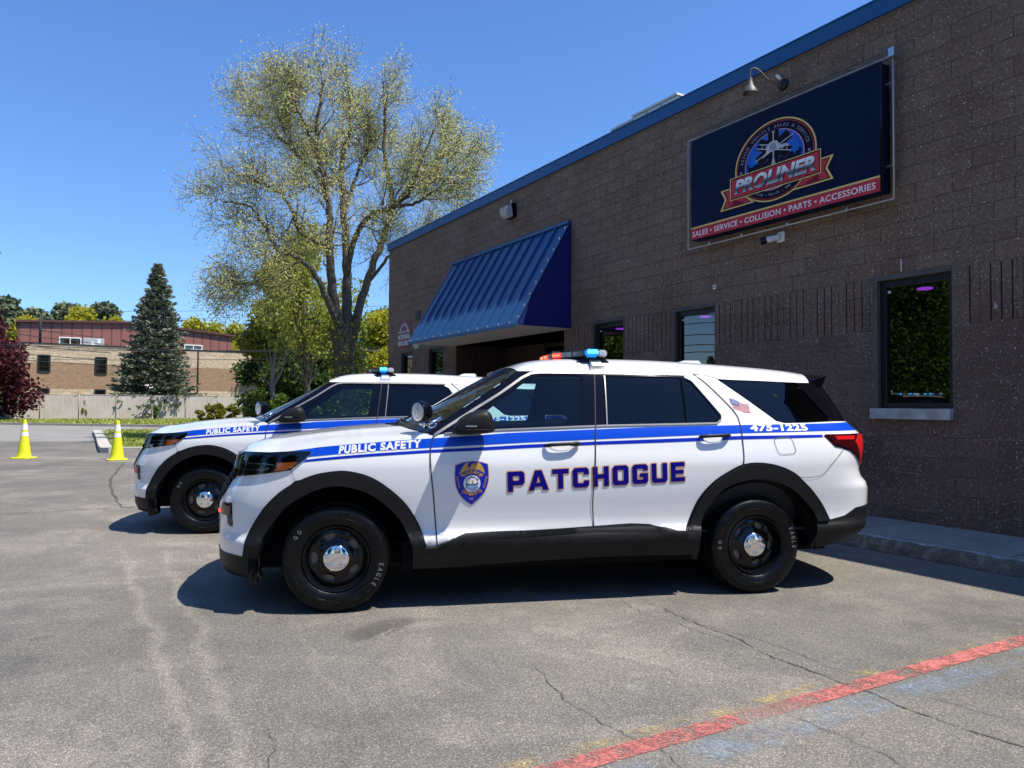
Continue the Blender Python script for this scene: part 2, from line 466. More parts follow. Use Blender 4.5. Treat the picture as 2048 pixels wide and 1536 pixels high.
def glyphs(word):
    """octagonal block capitals, each 1 wide x 1.15 high"""
    h, s, c = 1.15, .31, .14
    def rect(x0, y0, x1, y1): return [(x0, y0), (x1, y0), (x1, y1), (x0, y1)]
    def oct_(x0, y0, x1, y1, k): return [(x0+k, y0), (x1-k, y0), (x1, y0+k), (x1, y1-k), (x1-k, y1), (x0+k, y1), (x0, y1-k), (x0, y0+k)]
    G = {'P': [[(0, 0), (s, 0), (s, .36), (1-c, .36), (1, .36+c), (1, h-c), (1-c, h), (0, h)], oct_(s, .62, 1-s, h-.25, .05)],
         'A': [[(0, 0), (.33, 0), (.40, .2), (.80, .2), (.87, 0), (1.2, 0), (.80, h), (.40, h)], [(.48, .43), (.72, .43), (.60, .82)]],
         'T': [[(.345, 0), (.655, 0), (.655, h-.27), (1, h-.27), (1, h), (0, h), (0, h-.27), (.345, h-.27)]],
         'C': [[(c, 0), (1-c, 0), (1, c), (1, .40), (1-s, .40), (1-s, .30), (1-s-.05, .25), (s+.05, .25), (s, .30), (s, h-.30), (s+.05, h-.25), (1-s-.05, h-.25), (1-s, h-.3), (1-s, h-.4), (1, h-.4), (1, h-c), (1-c, h), (c, h), (0, h-c), (0, c)]],
         'H': [[(0, 0), (s, 0), (s, .45), (1-s, .45), (1-s, 0), (1, 0), (1, h), (1-s, h), (1-s, .71), (s, .71), (s, h), (0, h)]],
         'O': [oct_(0, 0, 1, h, c), oct_(s, .25, 1-s, h-.25, .05)],
         'G': [[(c, 0), (1-c, 0), (1, c), (1, .62), (.48, .62), (.48, .40), (1-s, .40), (1-s, .30), (1-s-.05, .25), (s+.05, .25), (s, .30), (s, h-.30), (s+.05, h-.25), (1-s-.05, h-.25), (1-s, h-.3), (1-s, h-.37), (1, h-.37), (1, h-c), (1-c, h), (c, h), (0, h-c), (0, c)]],
         'U': [[(c, 0), (1-c, 0), (1, c), (1, h), (1-s, h), (1-s, .30), (1-s-.05, .25), (s+.05, .25), (s, .30), (s, h), (0, h), (0, c)]],
         'E': [[(0, 0), (.9, 0), (.9, .25), (s, .25), (s, .46), (.82, .46), (.82, .69), (s, .69), (s, h-.25), (.9, h-.25), (.9, h), (0, h)]]}
    x = 0; out = []
    for ch in word:
        w_ = max(p[0] for l in G[ch] for p in l)
        out += [[(px+x, py) for px, py in l] for l in G[ch]]; x += w_+.235
    return out, x-.235, h

HL_TOP = [(-.39, 1.082), (-.554, 1.071), (-.827, 1.064), (-1.165, 1.05)]
HL_BOT = [(-.924, .90), (-.862, .90), (-.583, .929), (-.425, .951), (-.352, .969), (-.264, 1.029), (-.225, 1.073), (-.246, 1.082)]
FLF_O = [(-.633, .377), (-.589, .515), (-.499, .663), (-.377, .821), (-.208, .91), (-.011, .942), (.123, .93), (.243, .886), (.365, .799), (.464, .698), (.54, .57), (.59, .43)]
FLF_I = [(-.524, .384), (-.487, .495), (-.413, .615), (-.3, .748), (-.13, .837), (.022, .853), (.184, .813), (.304, .737), (.416, .624), (.478, .498), (.505, .43)]
FLR_O = [(2.501, .481), (2.539, .574), (2.607, .721), (2.718, .84), (2.849, .919), (2.944, .959), (3.071, .971), (3.222, .949), (3.372, .885), (3.475, .772), (3.564, .658), (3.636, .53)]
FLR_I = [(2.601, .479), (2.625, .585), (2.694, .704), (2.792, .798), (2.939, .85), (3.103, .862), (3.267, .818), (3.391, .732), (3.493, .618), (3.54, .526)]
GAP_F = [(.641, 1.181), (.621, 1.092), (.622, .969), (.643, .781), (.664, .555), (.672, .431)]
GAP_M = [(1.86, 1.638), (1.811, 1.250), (1.799, 1.085), (1.784, .80), (1.782, .696), (1.793, .538)]
GAP_R = [(2.942, .959), (2.951, 1.026), (2.953, 1.134), (2.955, 1.275), (2.936, 1.35), (2.856, 1.455), (2.736, 1.587), (2.662, 1.648)]
ROCK_T = [(.59, .43), (.672, .431), (.714, .456), (.865, .5), (1.11, .512), (1.542, .527), (1.797, .538), (2.072, .55), (2.212, .542), (2.325, .507), (2.409, .484), (2.501, .481)]
TRIM = [(.645, 1.186), (.759, 1.257), (.941, 1.369), (1.129, 1.482), (1.30, 1.598), (1.371, 1.632), (1.43, 1.641), (1.52, 1.643), (1.777, 1.643), (2.106, 1.645), (2.563, 1.645)]
PILL = [(.60, 1.20), (.69, 1.271), (.908, 1.408), (1.135, 1.551), (1.271, 1.647)]
HOODE = [(AMIN, 1.03), (-1.165, 1.05), (-.827, 1.064), (-.554, 1.072), (-.42, 1.105), (-.17, 1.143), (.24, 1.173), (.618, 1.195)]
GL_F = [(.835, 1.208), (.914, 1.275), (1.064, 1.384), (1.32, 1.567), (1.40, 1.610), (1.456, 1.620), (1.763, 1.624), (1.712, 1.243), (1.069, 1.219)]
GL_R = [(1.925, 1.622), (2.545, 1.620), (2.515, 1.276), (1.892, 1.256)]
GL_Q = [(2.568, 1.612), (2.62, 1.588), (2.802, 1.331), (2.794, 1.312), (2.754, 1.284), (2.533, 1.277)]
GL_B = [(2.864, 1.600), (3.135, 1.597), (3.62, 1.590), (3.80, 1.293), (3.539, 1.284), (3.344, 1.281), (3.285, 1.297), (3.089, 1.443)]
WIN_LOW = [(1.811, 1.250), (1.069, 1.220), (.715, 1.196)]
def grid_mesh(name, P, m, parent, flipf=False, extra=None):
    """P[i][j] of Vectors -> smooth sheet"""
    A = np.array([[tuple(v) for v in r] for r in P]); ni, nj = A.shape[:2]
    du = np.gradient(A, axis=0); dv = np.gradient(A, axis=1); N = np.cross(du, dv); L = np.linalg.norm(N, axis=2, keepdims=True)
    N = N/np.where(L < 1e-12, 1, L)
    if flipf: N = -N
    F = []
    for i in range(ni-1):
        for j in range(nj-1):
            f = (i*nj+j, (i+1)*nj+j, (i+1)*nj+j+1, i*nj+j+1); F.append(f[::-1] if flipf else f)
    return mk(name, A.reshape(-1, 3), F, m, parent, N.reshape(-1, 3))
def pl(line, t):
    """point at fraction t of a polyline by index of its first coordinate arc"""
    d = [0]
    for p, q in zip(line, line[1:]): d.append(d[-1]+math.dist(p, q))
    s = t*d[-1]
    for i in range(len(line)-1):
        if s <= d[i+1] or i == len(line)-2:
            k = (s-d[i])/(d[i+1]-d[i]); return tuple(a+(b-a)*k for a, b in zip(line[i], line[i+1]))

def build_wheel(car, x, side, spin):
    root = empty('wheel', (x, side*-.855, .3613), 0, car)
    # local h axis = outward; near side outward is -y
    Mx = Matrix.Rotation(R_(90), 4, 'X') if side > 0 else Matrix.Rotation(R_(-90), 4, 'X')
    Mx = Mx @ Matrix.Rotation(spin, 4, 'Z')
    bm = bmesh.new()
    half = [(.216, .088), (.224, .100), (.236, .109), (.262, .119), (.290, .122), (.318, .119), (.334, .111), (.342, .103), (.352, .092), (.3575, .078)]
    tread = [(.3605, .062), (.3605, .056), (.353, .054), (.353, .048), (.3615, .046), (.3615, .010), (.354, .008), (.354, -.008), (.3615, -.010), (.3615, -.046), (.353, -.048), (.353, -.054), (.3605, -.056), (.3605, -.062)]
    prof = half+tread+[(r, -h) for r, h in half[::-1]]
    lathe(bm, prof, 96, Mx)
    for i in range(78):                                             # shoulder blocks
        a = 2*math.pi*i/78
        for s in (1, -1):
            vs = []
            for r, h, da in ((.3595, .074, -.024), (.3595, .074, .024), (.3475, .1005, .024), (.3475, .1005, -.024), (.354, .066, -.026), (.354, .066, .026), (.338, .100, .026), (.338, .100, -.026)):
                vs.append(bm.verts.new(Mx @ Vector((r*math.cos(a+da), r*math.sin(a+da), s*(h+.0015)))))
            for f in ((0, 1, 2, 3), (0, 4, 5, 1), (1, 5, 6, 2), (2, 6, 7, 3), (3, 7, 4, 0)):
                bm.faces.new([vs[k] for k in f])
    bmesh.ops.recalc_face_normals(bm, faces=bm.faces[:])
    ty = from_bm('tyre', bm, M['rubber'], root, angle=35)
    # raised sidewall lettering and ridges
    bm = bmesh.new()
    def arc_text(txt, a0, da, r, size, flipy=1):
        for k, ch in enumerate(txt):
            V, F = text2d(ch, .03); V, F = subdivide2d(V, F, .3)
            a = a0-da*k
            xs = [v[0] for v in V]; mx = (min(xs)+max(xs))/2
            for f in F:
                vs = []
                for i in f:
                    u, v = (V[i][0]-mx)*size, (V[i][1]-.35)*size*1.25
                    rr = r+v; aa = a-u/r
                    vs.append(bm.verts.new(Mx @ Vector((rr*math.cos(aa), rr*math.sin(aa), .1235))))
                bm.faces.new(vs)
    for args in (('EAGLE', R_(-8), R_(6.6), .302, .034), ('GO', R_(150), R_(8), .302, .030)):
        bm = bmesh.new(); arc_text(*args); bmesh.ops.recalc_face_normals(bm, faces=bm.faces[:])
        from_bm('tyre_lettering', bm, M['tyretext'], root)
    bm = bmesh.new()
    for c0 in (20, 75, 110, 200, 225, 262, 288, 310):
        for k in range(5):
            a = R_(c0+k*3.2)
            p = [Mx @ Vector((r*math.cos(a+o), r*math.sin(a+o), h)) for r, o, h in ((.325, .05, .1165), (.310, .02, .1212), (.285, 0, .1222))]
            tube(bm, p, .0014, 4)
    for r, h in ((.2745, .1210), (.331, .1125)):
        tube(bm, [Mx @ Vector((r*math.cos(t), r*math.sin(t), h)) for t in np.linspace(0, 2*math.pi, 73)], .0012, 4, caps=False)
    from_bm('sidewall_ridges', bm, M['rubber'], root)
    # steel rim: rolled lip, barrel and pressed disc with five oval openings
    bm = bmesh.new()
    lathe(bm, [(.216, .086), (.221, .101), (.2165, .106), (.211, .103), (.208, .094), (.204, .082), (.201, .070), (.1985, .060), (.196, .050)], 72, Mx)
    lathe(bm, [(.196, .05), (.190, .02), (.188, -.08)], 48, Mx)
    disc_o = [(.197*math.cos(t), .197*math.sin(t)) for t in np.linspace(0, 2*math.pi, 72, endpoint=False)]
    holes = []
    for k in range(5):
        a = 2*math.pi*(k+.5)/5; L = []
        for t in np.linspace(0, 2*math.pi, 26, endpoint=False):
            cx, sx = math.cos(t), math.sin(t)
            rr = .1425+.0235*abs(cx)**.75*(1 if cx > 0 else -1); tw = .040*abs(sx)**.8*(1 if sx > 0 else -1)*(1+.18*(rr-.1425)/.0235)
            L.append((rr*math.cos(a)-tw*math.sin(a), rr*math.sin(a)+tw*math.cos(a)))
        holes.append(L)
    V, F = cdt(disc_o, .014, holes)
    def hz(r, ang):
        k = .5+.5*math.cos(5*(ang-math.pi/5))                        # raised between the openings, dished at them
        t = min(1, max(0, (.197-r)/.03)); t2 = min(1, max(0, (r-.085)/.05))
        return .046+.012*t*(1-.65*k*(1-abs(r-.142)/.06 if abs(r-.142) < .06 else 0))+.022*(1-t2)
    vs = [bm.verts.new(Mx @ Vector((x_, y_, hz(math.hypot(x_, y_), math.atan2(y_, x_))))) for x_, y_ in V]
    for f in F: bm.faces.new([vs[i] for i in f])
    for L in holes:                                                 # rolled-in hole edges
        L2 = resample(L, .014)
        A = [bm.verts.new(Mx @ Vector((x_, y_, hz(math.hypot(x_, y_), math.atan2(y_, x_))))) for x_, y_ in L2]
        B = [bm.verts.new(Mx @ Vector((x_, y_, .030))) for x_, y_ in L2]
        for i in range(len(L2)): bm.faces.new((A[i], A[(i+1) % len(L2)], B[(i+1) % len(L2)], B[i]))
    bmesh.ops.remove_doubles(bm, verts=bm.verts[:], dist=.0004)
    bmesh.ops.recalc_face_normals(bm, faces=bm.faces[:])
    from_bm('rim', bm, M['rim'], root, angle=40)
    bm = bmesh.new(); lathe(bm, [(.0, .024), (.17, .024), (.17, .005)], 40, Mx)
    box(bm, -.185, -.10, -.055, .055, -.06, .032, Mx)
    bmesh.ops.recalc_face_normals(bm, faces=bm.faces[:]); from_bm('brake_disc', bm, M['disc'], root, angle=30)
    bm = bmesh.new()
    lathe(bm, [(.089, .070), (.0895, .082), (.087, .089), (.080, .0935), (.05, .0985), (.022, .101), (0, .1012)], 48, Mx)
    for k in range(5):
        a = 2*math.pi*(k+.25)/5; Ml = Mx @ Matrix.Translation((.058*math.cos(a), .058*math.sin(a), .093))
        lathe(bm, [(.0185, .001), (.0175, .0075), (.0150, .0080), (.0135, .0045), (.0115, .0045), (.0105, .012), (.007, .0145), (0, .015)], 20, Ml)
    bmesh.ops.recalc_face_normals(bm, faces=bm.faces[:]); from_bm('hub_cap', bm, M['chrome'], root, angle=40)
    return root

def build_car():
    car = empty('patrol_suv')
    WHT = M['white']
    # --- white body panels, both sides
    fb = [(AMIN, .40), (-1.146, .370), (-.78, .381)]+FLF_O[:4]+[(-.315, .888), (-.354, .959), (-.425, .951), (-.583, .929), (-.862, .90), (-.924, .90), (-.940, .82), (-.952, .78), (-1.10, .665), (AMIN, .63)]
    panel('front_bumper', fb, WHT, car, both=True, step=.05)
    fend = [(-.315, .888)]+FLF_O[4:]+GAP_F[::-1][:1]+GAP_F[::-1][1:]+HOODE[::-1][:5]+[(-.39, 1.082), (-.246, 1.082), (-.225, 1.073), (-.264, 1.029), (-.352, .969), (-.354, .959)]
    fd = GAP_F[::-1]+[(.70, 1.194)]+WIN_LOW[::-1][:2]+GAP_M[1:]+ROCK_T[1:7][::-1]
    rd = GAP_M[1:]+ROCK_T[6:]+FLR_O[1:6]+GAP_R[1:]+[(2.60, 1.648), (2.580, 1.624), (2.634, 1.596), (2.818, 1.336), (2.812, 1.304), (2.766, 1.270), (2.53, 1.264), (1.892, 1.252)]
    qp = GAP_R[1:]+[(2.70, 1.648), (2.866, 1.612)]+[(2.858, 1.604), (3.08, 1.440), (3.275, 1.290), (3.344, 1.274), (3.539, 1.277), (3.818, 1.287), (4.045, 1.287), (4.135, 1.217), (4.10, 1.192), (3.975, 1.192), (3.646, 1.19), (3.625, 1.177), (3.708, 1.097), (3.79, 1.080), (3.63, .90), (3.582, .874), (3.496, .864), (3.395, .868)]+FLR_O[7:4:-1]
    for s in (1, -1):
        panel('front_fender', fend, WHT, car, s, step=.05)
    doors = {}
    for s in (1, -1):
        doors['f', s] = panel('front_door', fd, WHT, car, s, step=.05); doors['r', s] = panel('rear_door', rd, WHT, car, s, step=.05)
    quarters = {s: panel('quarter_panel', qp, WHT, car, s, step=.05) for s in (1, -1)}
    rb = [(3.395, .868), (3.496, .864), (3.582, .874), (3.63, .90), (3.79, 1.076), (3.86, 1.06), (4.10, .935), (AMAX, .935), (AMAX, .63), (4.109, .63), (3.882, .617), (3.774, .561), (3.632, .532)]+FLR_O[:7:-1]
    panel('rear_bumper', rb, WHT, car, both=True, step=.05)
    tg = [(4.10, .935), (4.10, 1.19), (4.135, 1.217), (4.045, 1.287), (AMAX, 1.287), (AMAX, .935)]
    panel('tailgate', tg, WHT, car, both=True, step=.06)
    # --- black cladding
    ff = panel_data(smooth_line(FLF_O, 5)+smooth_line(FLF_I, 5)[::-1], step=.04, off=.027, rim=.10)
    fr = panel_data(smooth_line(FLR_O, 5)+smooth_line(FLR_I, 5)[::-1], step=.04, off=.027, rim=.10)
    for s in (1, -1):
        for D in (ff, fr):
            V, F, N = D if s > 0 else flip(*D); at_ = mk('wheel_arch_trim', V, F, M['plastic'], car, N)
            ribbon('arch_lip', smooth_line(FLF_O if D is ff else FLR_O, 5), .022, M['plastic'], at_, s, off=.012, rim=.012)
    rk = [(.505, .43)]+ROCK_T+[(2.601, .479), (2.595, .314), (2.226, .323), (1.804, .326), (1.117, .304), (.694, .286), (.508, .286)]
    pad = rounded([(.835, .438), (.866, .466), (1.109, .470), (1.541, .477), (1.796, .482), (2.275, .476), (2.312, .456), (2.279, .434), (1.797, .420), (1.47, .414), (.866, .409)], .02)
    for s in (1, -1):
        r_ = panel('rocker_cladding', rk, M['plastic'], car, s, step=.05, off=.026, rim=.09)
        panel('rocker_pad', pad, M['plastic'], r_, s, step=.05, off=.036, rim=.012)
    bfl = [(AMIN, .40), (-1.146, .370), (-.78, .384), (-.633, .379), (-.524, .387), (-.545, .225), (-.70, .235), (AMIN, .235)]
    panel('front_valance', bfl, M['plastic'], car, both=True, step=.05, off=.006, rim=.05)
    rbl = [(3.535, .526), (3.632, .532), (3.774, .561), (3.882, .617), (4.109, .63), (AMAX, .63), (AMAX, .42), (4.06, .407), (3.952, .385), (3.84, .362), (3.671, .331), (3.56, .329)]
    panel('rear_valance', rbl, M['plastic'], car, both=True, step=.05, off=.008, rim=.05)
    # --- hood: fan of ribs from its centre crease to the edge
    P = []
    spine = [(-.775, 1.035), (-.74, 1.062), (-.66, 1.100), (-.46, 1.158), (-.18, 1.196), (.10, 1.226), (.33, 1.243)]
    NT_, NW = 46, 15
    eA = [h[0] for h in HOODE]; eZ = [h[1] for h in HOODE]
    for i in range(NT_+1):
        t = i/NT_; a = AMIN+(.618-AMIN)*t; B = S3(a, lookup(eA, eZ, a)); B = Vector((B.x, -B.y, B.z))
        sx, sz = pl(spine, t**1.25); row = []
        if i == NT_: cowl_edge = (B, sx, sz)
        for j in range(NW+1):
            k = j/NW; kx = k**2.0 if t > .8 else k**(1+1.0*max(0, (t-.3)/.5))
            rib = .010*math.exp(-((k-.60)/.10)**2)*min(1, t*2)
            row.append(Vector((sx+(B.x-sx)*kx, B.y*k, sz+(B.z-sz)*k**(2.4)+rib)))
        P.append(row)
    G = []
    for row in P: G.append([Vector((v.x, -v.y, v.z)) for v in row[::-1]]+row[1:])
    grid_mesh('hood', G, WHT, car, flipf=True)
    hood_rear = [v.copy() for v in G[-1]]
    # --- windshield with black border, cowl and wipers
    NS = 16; W = []
    wc = [(.40, 1.238), (.72, 1.398), (.96, 1.530), (1.20, 1.655), (1.262, 1.690)]
    for i in range(NS+1):
        t = i/NS; e = pl(PILL, t); E_ = S3(*e); c = pl(wc, t); row = []
        for j in range(-10, 11):
            v = j/10; k = abs(v)**2.3
            row.append(Vector((c[0]+(E_.x-c[0])*k, E_.y*.985*-v if True else 0, c[1]+(E_.z-c[1])*k)))
        W.append([Vector((q.x, q.y, q.z)) for q in row])
    ws = grid_mesh('windshield', [r[1:-1] for r in W], M['gwind'], car, flipf=False)
    def border(name, cells, mt):
        V, F = [], []
        for (i0, i1, j0, j1) in cells:
            for i in range(i0, i1):
                for j in range(j0, j1):
                    b = len(V); V += [W[i][j]+Vector((0, 0, .003)), W[i+1][j]+Vector((0, 0, .003)), W[i+1][j+1]+Vector((0, 0, .003)), W[i][j+1]+Vector((0, 0, .003))]; F.append((b, b+1, b+2, b+3))
        return mk(name, V, F, mt, car)
    border('windshield_border', [(0, NS, 0, 1), (0, NS, 19, 20), (0, 1, 1, 19), (NS-1, NS, 1, 19)], M['gloss'])
    bm = bmesh.new()                                                # cowl below the glass
    A = [bm.verts.new(v+Vector((-.01, 0, -.012))) for v in hood_rear]; Bv = []
    for v in hood_rear:
        f = abs(v.y)/.97; Bv.append(bm.verts.new((v.x+.13+.03*f, v.y*.97, v.z+.004)))
    for i in range(len(A)-1): bm.faces.new((A[i], A[i+1], Bv[i+1], Bv[i]))
    bmesh.ops.recalc_face_normals(bm, faces=bm.faces[:]); from_bm('cowl', bm, M['plastic'], car, smooth=True)
    bm = bmesh.new()
    for y0, y1 in ((-.78, -.12), (.02, .68)):
        pts = []
        for k in range(9):
            y = y0+(y1-y0)*k/8; f = abs(y)/.95; pts.append((.40+.26*f**2+.035+.02*k/8, y, 1.262-.055*f**2+.02*k/8))
        tube(bm, pts, .009, 6)
    from_bm('wiper', bm, M['seal'], car)
    # --- roof
    P = []
    xs = np.concatenate([np.linspace(0, 1, 40)]); zc_k = [(1.262, 1.692), (1.34, 1.722), (1.45, 1.752), (1.6, 1.768), (1.9, 1.781), (2.3, 1.780), (2.77, 1.766), (3.25, 1.742), (3.65, 1.712), (3.80, 1.692)]
    ze_k = [(1.271, 1.650), (1.45, 1.652), (2.55, 1.654), (2.70, 1.645), (2.866, 1.612), (3.2, 1.604), (3.66, 1.594), (3.79, 1.594)]
    for t in xs:
        xe = 1.271+(3.70-1.271)*t; ze = interp(xe, ze_k); E_ = S3(a_of(xe, ze), ze); xc = 1.262+(3.82-1.262)*t; zc = interp(xc, zc_k); row = []
        for j in range(-14, 15):
            v = j/14; v = math.copysign(abs(v)**.8, v); k = abs(v)**2.3
            seam = -.006*math.exp(-((abs(v)-.80)/.022)**2)*min(1, t*12)
            row.append(Vector((xc+(E_.x-xc)*k, -E_.y*v, zc+(ze-zc)*abs(v)**4.6+seam)))
        P.append(row)
    grid_mesh('roof', P, WHT, car, flipf=False)
    grid_mesh('headliner', [[v-Vector((0, 0, .03+.02*(j < 2 or j > 26))) for j, v in enumerate(r)] for r in P], M['interior'], car, flipf=True)
    roof_edge_rear = P[-1]
    # shark fin base and dome on the roof
    bm = bmesh.new(); prism(bm, [(2.80, 1.757), (2.90, 1.80), (3.06, 1.80), (3.06, 1.748)], -.05, .05); bmesh.ops.bevel(bm, geom=[e for e in bm.edges], offset=.012, segments=2, affect='EDGES')
    from_bm('antenna_dome', bm, WHT, car, angle=40)
    # --- spoiler, rear glass
    bm = bmesh.new(); rows = []
    for v in roof_edge_rear:
        y = v.y; f = min(1, abs(y)/.62)
        xe = 3.945-.08*f**3; ze = 1.690-.035*f**2
        rows.append([bm.verts.new(q) for q in (v+Vector((-.01, 0, .002)), Vector(((v.x+xe)/2, y*.985, (v.z+ze)/2+.008)), Vector((xe, y*.97, ze)), Vector((xe-.01, y*.97, ze-.018)), Vector((v.x+.12, y*.97, v.z-.075 if f < .98 else v.z-.03)))])
    for A, B in zip(rows, rows[1:]):
        for k in range(4): bm.faces.new((A[k], A[k+1], B[k+1], B[k]))
    bm.faces.new(rows[0]); bm.faces.new(rows[-1][::-1]); bmesh.ops.recalc_face_normals(bm, faces=bm.faces[:])
    from_bm('spoiler', bm, M['gloss'], car, angle=50)
    bl = [(3.65, 1.590), (3.79, 1.592), (4.0, 1.605), (AMAX, 1.62), (AMAX, 1.295), (4.045, 1.291), (3.815, 1.291)]
    panel('rear_window', bl, M['gloss'], car, both=True, step=.06, off=.003)
    # --- side windows, frames, pillars, bright trim
    ffr = [(.66, 1.192)]+TRIM[1:9]+[(1.858, 1.643)]+GAP_M[:1]+[(1.811, 1.250)]+WIN_LOW[1:]
    rfr = [(1.858, 1.643), (2.106, 1.645), (2.563, 1.645), (2.600, 1.640), (2.580, 1.624), (2.634, 1.596), (2.818, 1.336), (2.812, 1.304), (2.766, 1.270), (2.53, 1.264), (1.892, 1.252), (1.811, 1.250)]
    apil = PILL+TRIM[5:0:-1]+[(.645, 1.186), (.618, 1.190)]
    for s in (1, -1):
        D, Rr, Q = doors['f', s], doors['r', s], quarters[s]
        panel('window_frame', ffr, M['gloss'], D, s, step=.05, off=-.001, holes=[rounded(GL_F, .03)])
        panel('window_frame', rfr, M['gloss'], Rr, s, step=.05, off=-.001, holes=[rounded(GL_R, .02), rounded(GL_Q, .03)])
        g = panel('window', rounded(GL_F, .03), M['gfront'], D, s, step=.06, off=-.007)
        panel('window', rounded(GL_R, .02), M['gpriv'], Rr, s, step=.06, off=-.007)
        panel('window', rounded(GL_Q, .03), M['gpriv'], Rr, s, step=.06, off=-.007)
        panel('quarter_window', GL_B, M['gpriv'], Q, s, step=.06, off=.001)
        panel('windshield_pillar', apil, M['gloss'], car, s, step=.05, off=.0015)
        ribbon('window_trim', TRIM+[(2.6, 1.645)], .017, M['trim'], car, s, off=.006, rim=.006)
        ribbon('belt_trim', [(.72, 1.197), (1.069, 1.221), (1.806, 1.250)], .012, M['trim'], D, s, off=.008, rim=.008)
        ribbon('belt_trim', [(1.816, 1.250), (1.892, 1.253), (2.53, 1.266), (2.766, 1.272), (2.806, 1.298)], .012, M['trim'], Rr, s, off=.008, rim=.008)
        ribbon('window_seal', [(1.937, 1.625), (1.901, 1.257)], .008, M['trim'], Rr, s, off=.003)
        ribbon('window_seal', [(2.557, 1.622), (2.525, 1.274)], .010, M['gloss'], Rr, s, off=.006)
        # shut lines
        for L, wd in ((GAP_F+[(.676, .30)], .008), (GAP_M+[(1.796, .33)], .008), (GAP_R, .008)):
            ribbon('shut_line', smooth_line(L, 4), wd, M['seal'], car, s, off=.0125 if False else .0045)
        ribbon('shut_line', [(-.354, .957), (-.315, .888)], .003, M['seal'], car, s, off=.0045)
        ribbon('shut_line', [(3.79, 1.074), (3.63, .90), (3.582, .874), (3.496, .864), (3.40, .868)], .003, M['seal'], car, s, off=.0045)
        ribbon('shut_line', [(2.66, 1.650), (2.80, 1.63), (2.866, 1.612)], .004, M['seal'], car, s, off=.0045)
        fl = rounded([(3.208, 1.160), (3.355, 1.169), (3.385, 1.048), (3.240, 1.036)], .035, 5)
        ribbon('fuel_door', fl+[fl[0]], .004, M['trim'], Q, s, off=.0040)
    # --- livery
    up = [(-.431, 1.0805), (-.175, 1.110), (-.018, 1.121), (.24, 1.139), (.434, 1.154), (.625, 1.166), (.927, 1.184), (1.158, 1.202), (1.799, 1.228), (2.228, 1.243), (2.96, 1.260), (3.483, 1.268), (4.05, 1.279), (4.125, 1.217), (3.619, 1.214), (2.95, 1.199), (2.219, 1.173), (1.796, 1.157), (1.285, 1.136), (.925, 1.117), (.624, 1.103), (.24, 1.083), (-.153, 1.053), (-.243, 1.047), (-.222, 1.074), (-.245, 1.084), (-.39, 1.084)]
    lo = [(-.253, 1.028), (-.15, 1.038), (.241, 1.066), (.624, 1.089), (.925, 1.102), (1.284, 1.121), (1.795, 1.141), (2.218, 1.155), (2.946, 1.179), (3.269, 1.182), (3.615, 1.187), (3.618, 1.167), (3.264, 1.159), (2.942, 1.154), (2.215, 1.130), (1.793, 1.118), (1.283, 1.097), (.925, 1.079), (.624, 1.069), (.241, 1.048), (-.148, 1.022), (-.274, 1.012)]
    L, gw, gh = glyphs('PATCHOGUE')
    for s in (1, -1):
        panel('side_stripe', up, M['blue'], car, s, step=.06, off=.0022)
        panel('side_stripe', lo, M['blue2'], car, s, step=.06, off=.0022)
        pat = ((1.162, .793), (2.479, .853), (1.155, .933)) if s > 0 else ((2.479, .793), (1.162, .853), (2.486, .933))
        for nm, gr, m_, of in (('lettering_edge', .050, M['orange'], .0030), ('lettering', 0., M['dkblue'], .0042)):
            V, F = polys2d(L, gr); V = fit(V, (0, gw, 0, gh)); decal(nm, affine(V, *pat), F, m_, car, of, s)
        V, F = text2d('PUBLIC SAFETY', .048, 1.16); V = fit(V)
        q = ((-.012, 1.062), (.558, 1.104), (-.010, 1.118)) if s > 0 else ((.558, 1.110), (-.012, 1.062), (.56, 1.160))
        decal('lettering', affine(V, *q), F, M['wvinyl'], car, .004, s)
        V, F = text2d('475-1225', .046, 1.10); V = fit(V)
        q = ((3.030, 1.211), (3.520, 1.215), (3.036, 1.265)) if s > 0 else ((3.520, 1.211), (3.030, 1.211), (3.52, 1.265))
        decal('lettering', affine(V, *q), F, M['wvinyl'], car, .004, s)
        build_badge(car, s); build_flag(car, s)
    # --- lamps
    hl = HL_TOP[::-1]+[(-.246, 1.082), (-.225, 1.073), (-.264, 1.029), (-.352, .969), (-.425, .951), (-.583, .929), (-.862, .90), (-.924, .90), (-1.03, .953)]
    amb = [(-.475, 1.006), (-.311, 1.014), (-.353, .976), (-.407, .959), (-.485, .953), (-.465, .969)]
    tl = [(3.627, 1.177), (3.646, 1.188), (3.975, 1.190), (4.10, 1.188), (4.22, 1.17), (4.20, 1.0), (4.125, .925), (4.085, .935), (3.86, 1.062), (3.793, 1.082), (3.708, 1.097)]
    tred = [(3.925, 1.130), (3.985, 1.183), (4.09, 1.182), (4.13, 1.08), (4.12, .955), (4.075, .945)]
    tbar = [(3.715, 1.174), (3.925, 1.174), (3.905, 1.147), (3.735, 1.147)]
    for s in (1, -1):
        h = panel('headlight', hl, M['gloss'], car, s, step=.03, off=.003)
        panel('turn_signal', amb, M['amber'], h, s, step=.03, off=.0045)
        ribbon('lamp_fin', [(-.93, 1.00), (-.80, .995), (-.56, .998), (-.49, .992)], .005, M['alu'], h, s, off=.0045)
        ribbon('lamp_fin', [(-.93, .955), (-.80, .955), (-.58, .958), (-.52, .97)], .004, M['alu'], h, s, off=.0045)
        panel('lamp_reflector', rounded([(-1.02, .935), (-.93, .925), (-.905, 1.0), (-.98, 1.02)], .02), M['chrome'], h, s, step=.02, off=.0045)
        panel('lens', hl, M['lens'], h, s, step=.03, off=.010, rim=.008)
        t_ = panel('tail_light', tl, M['redd'], car, s, step=.03, off=.006, rim=.01)
        panel('brake_lens', tred, M['red'], t_, s, step=.03, off=.010, rim=.004)
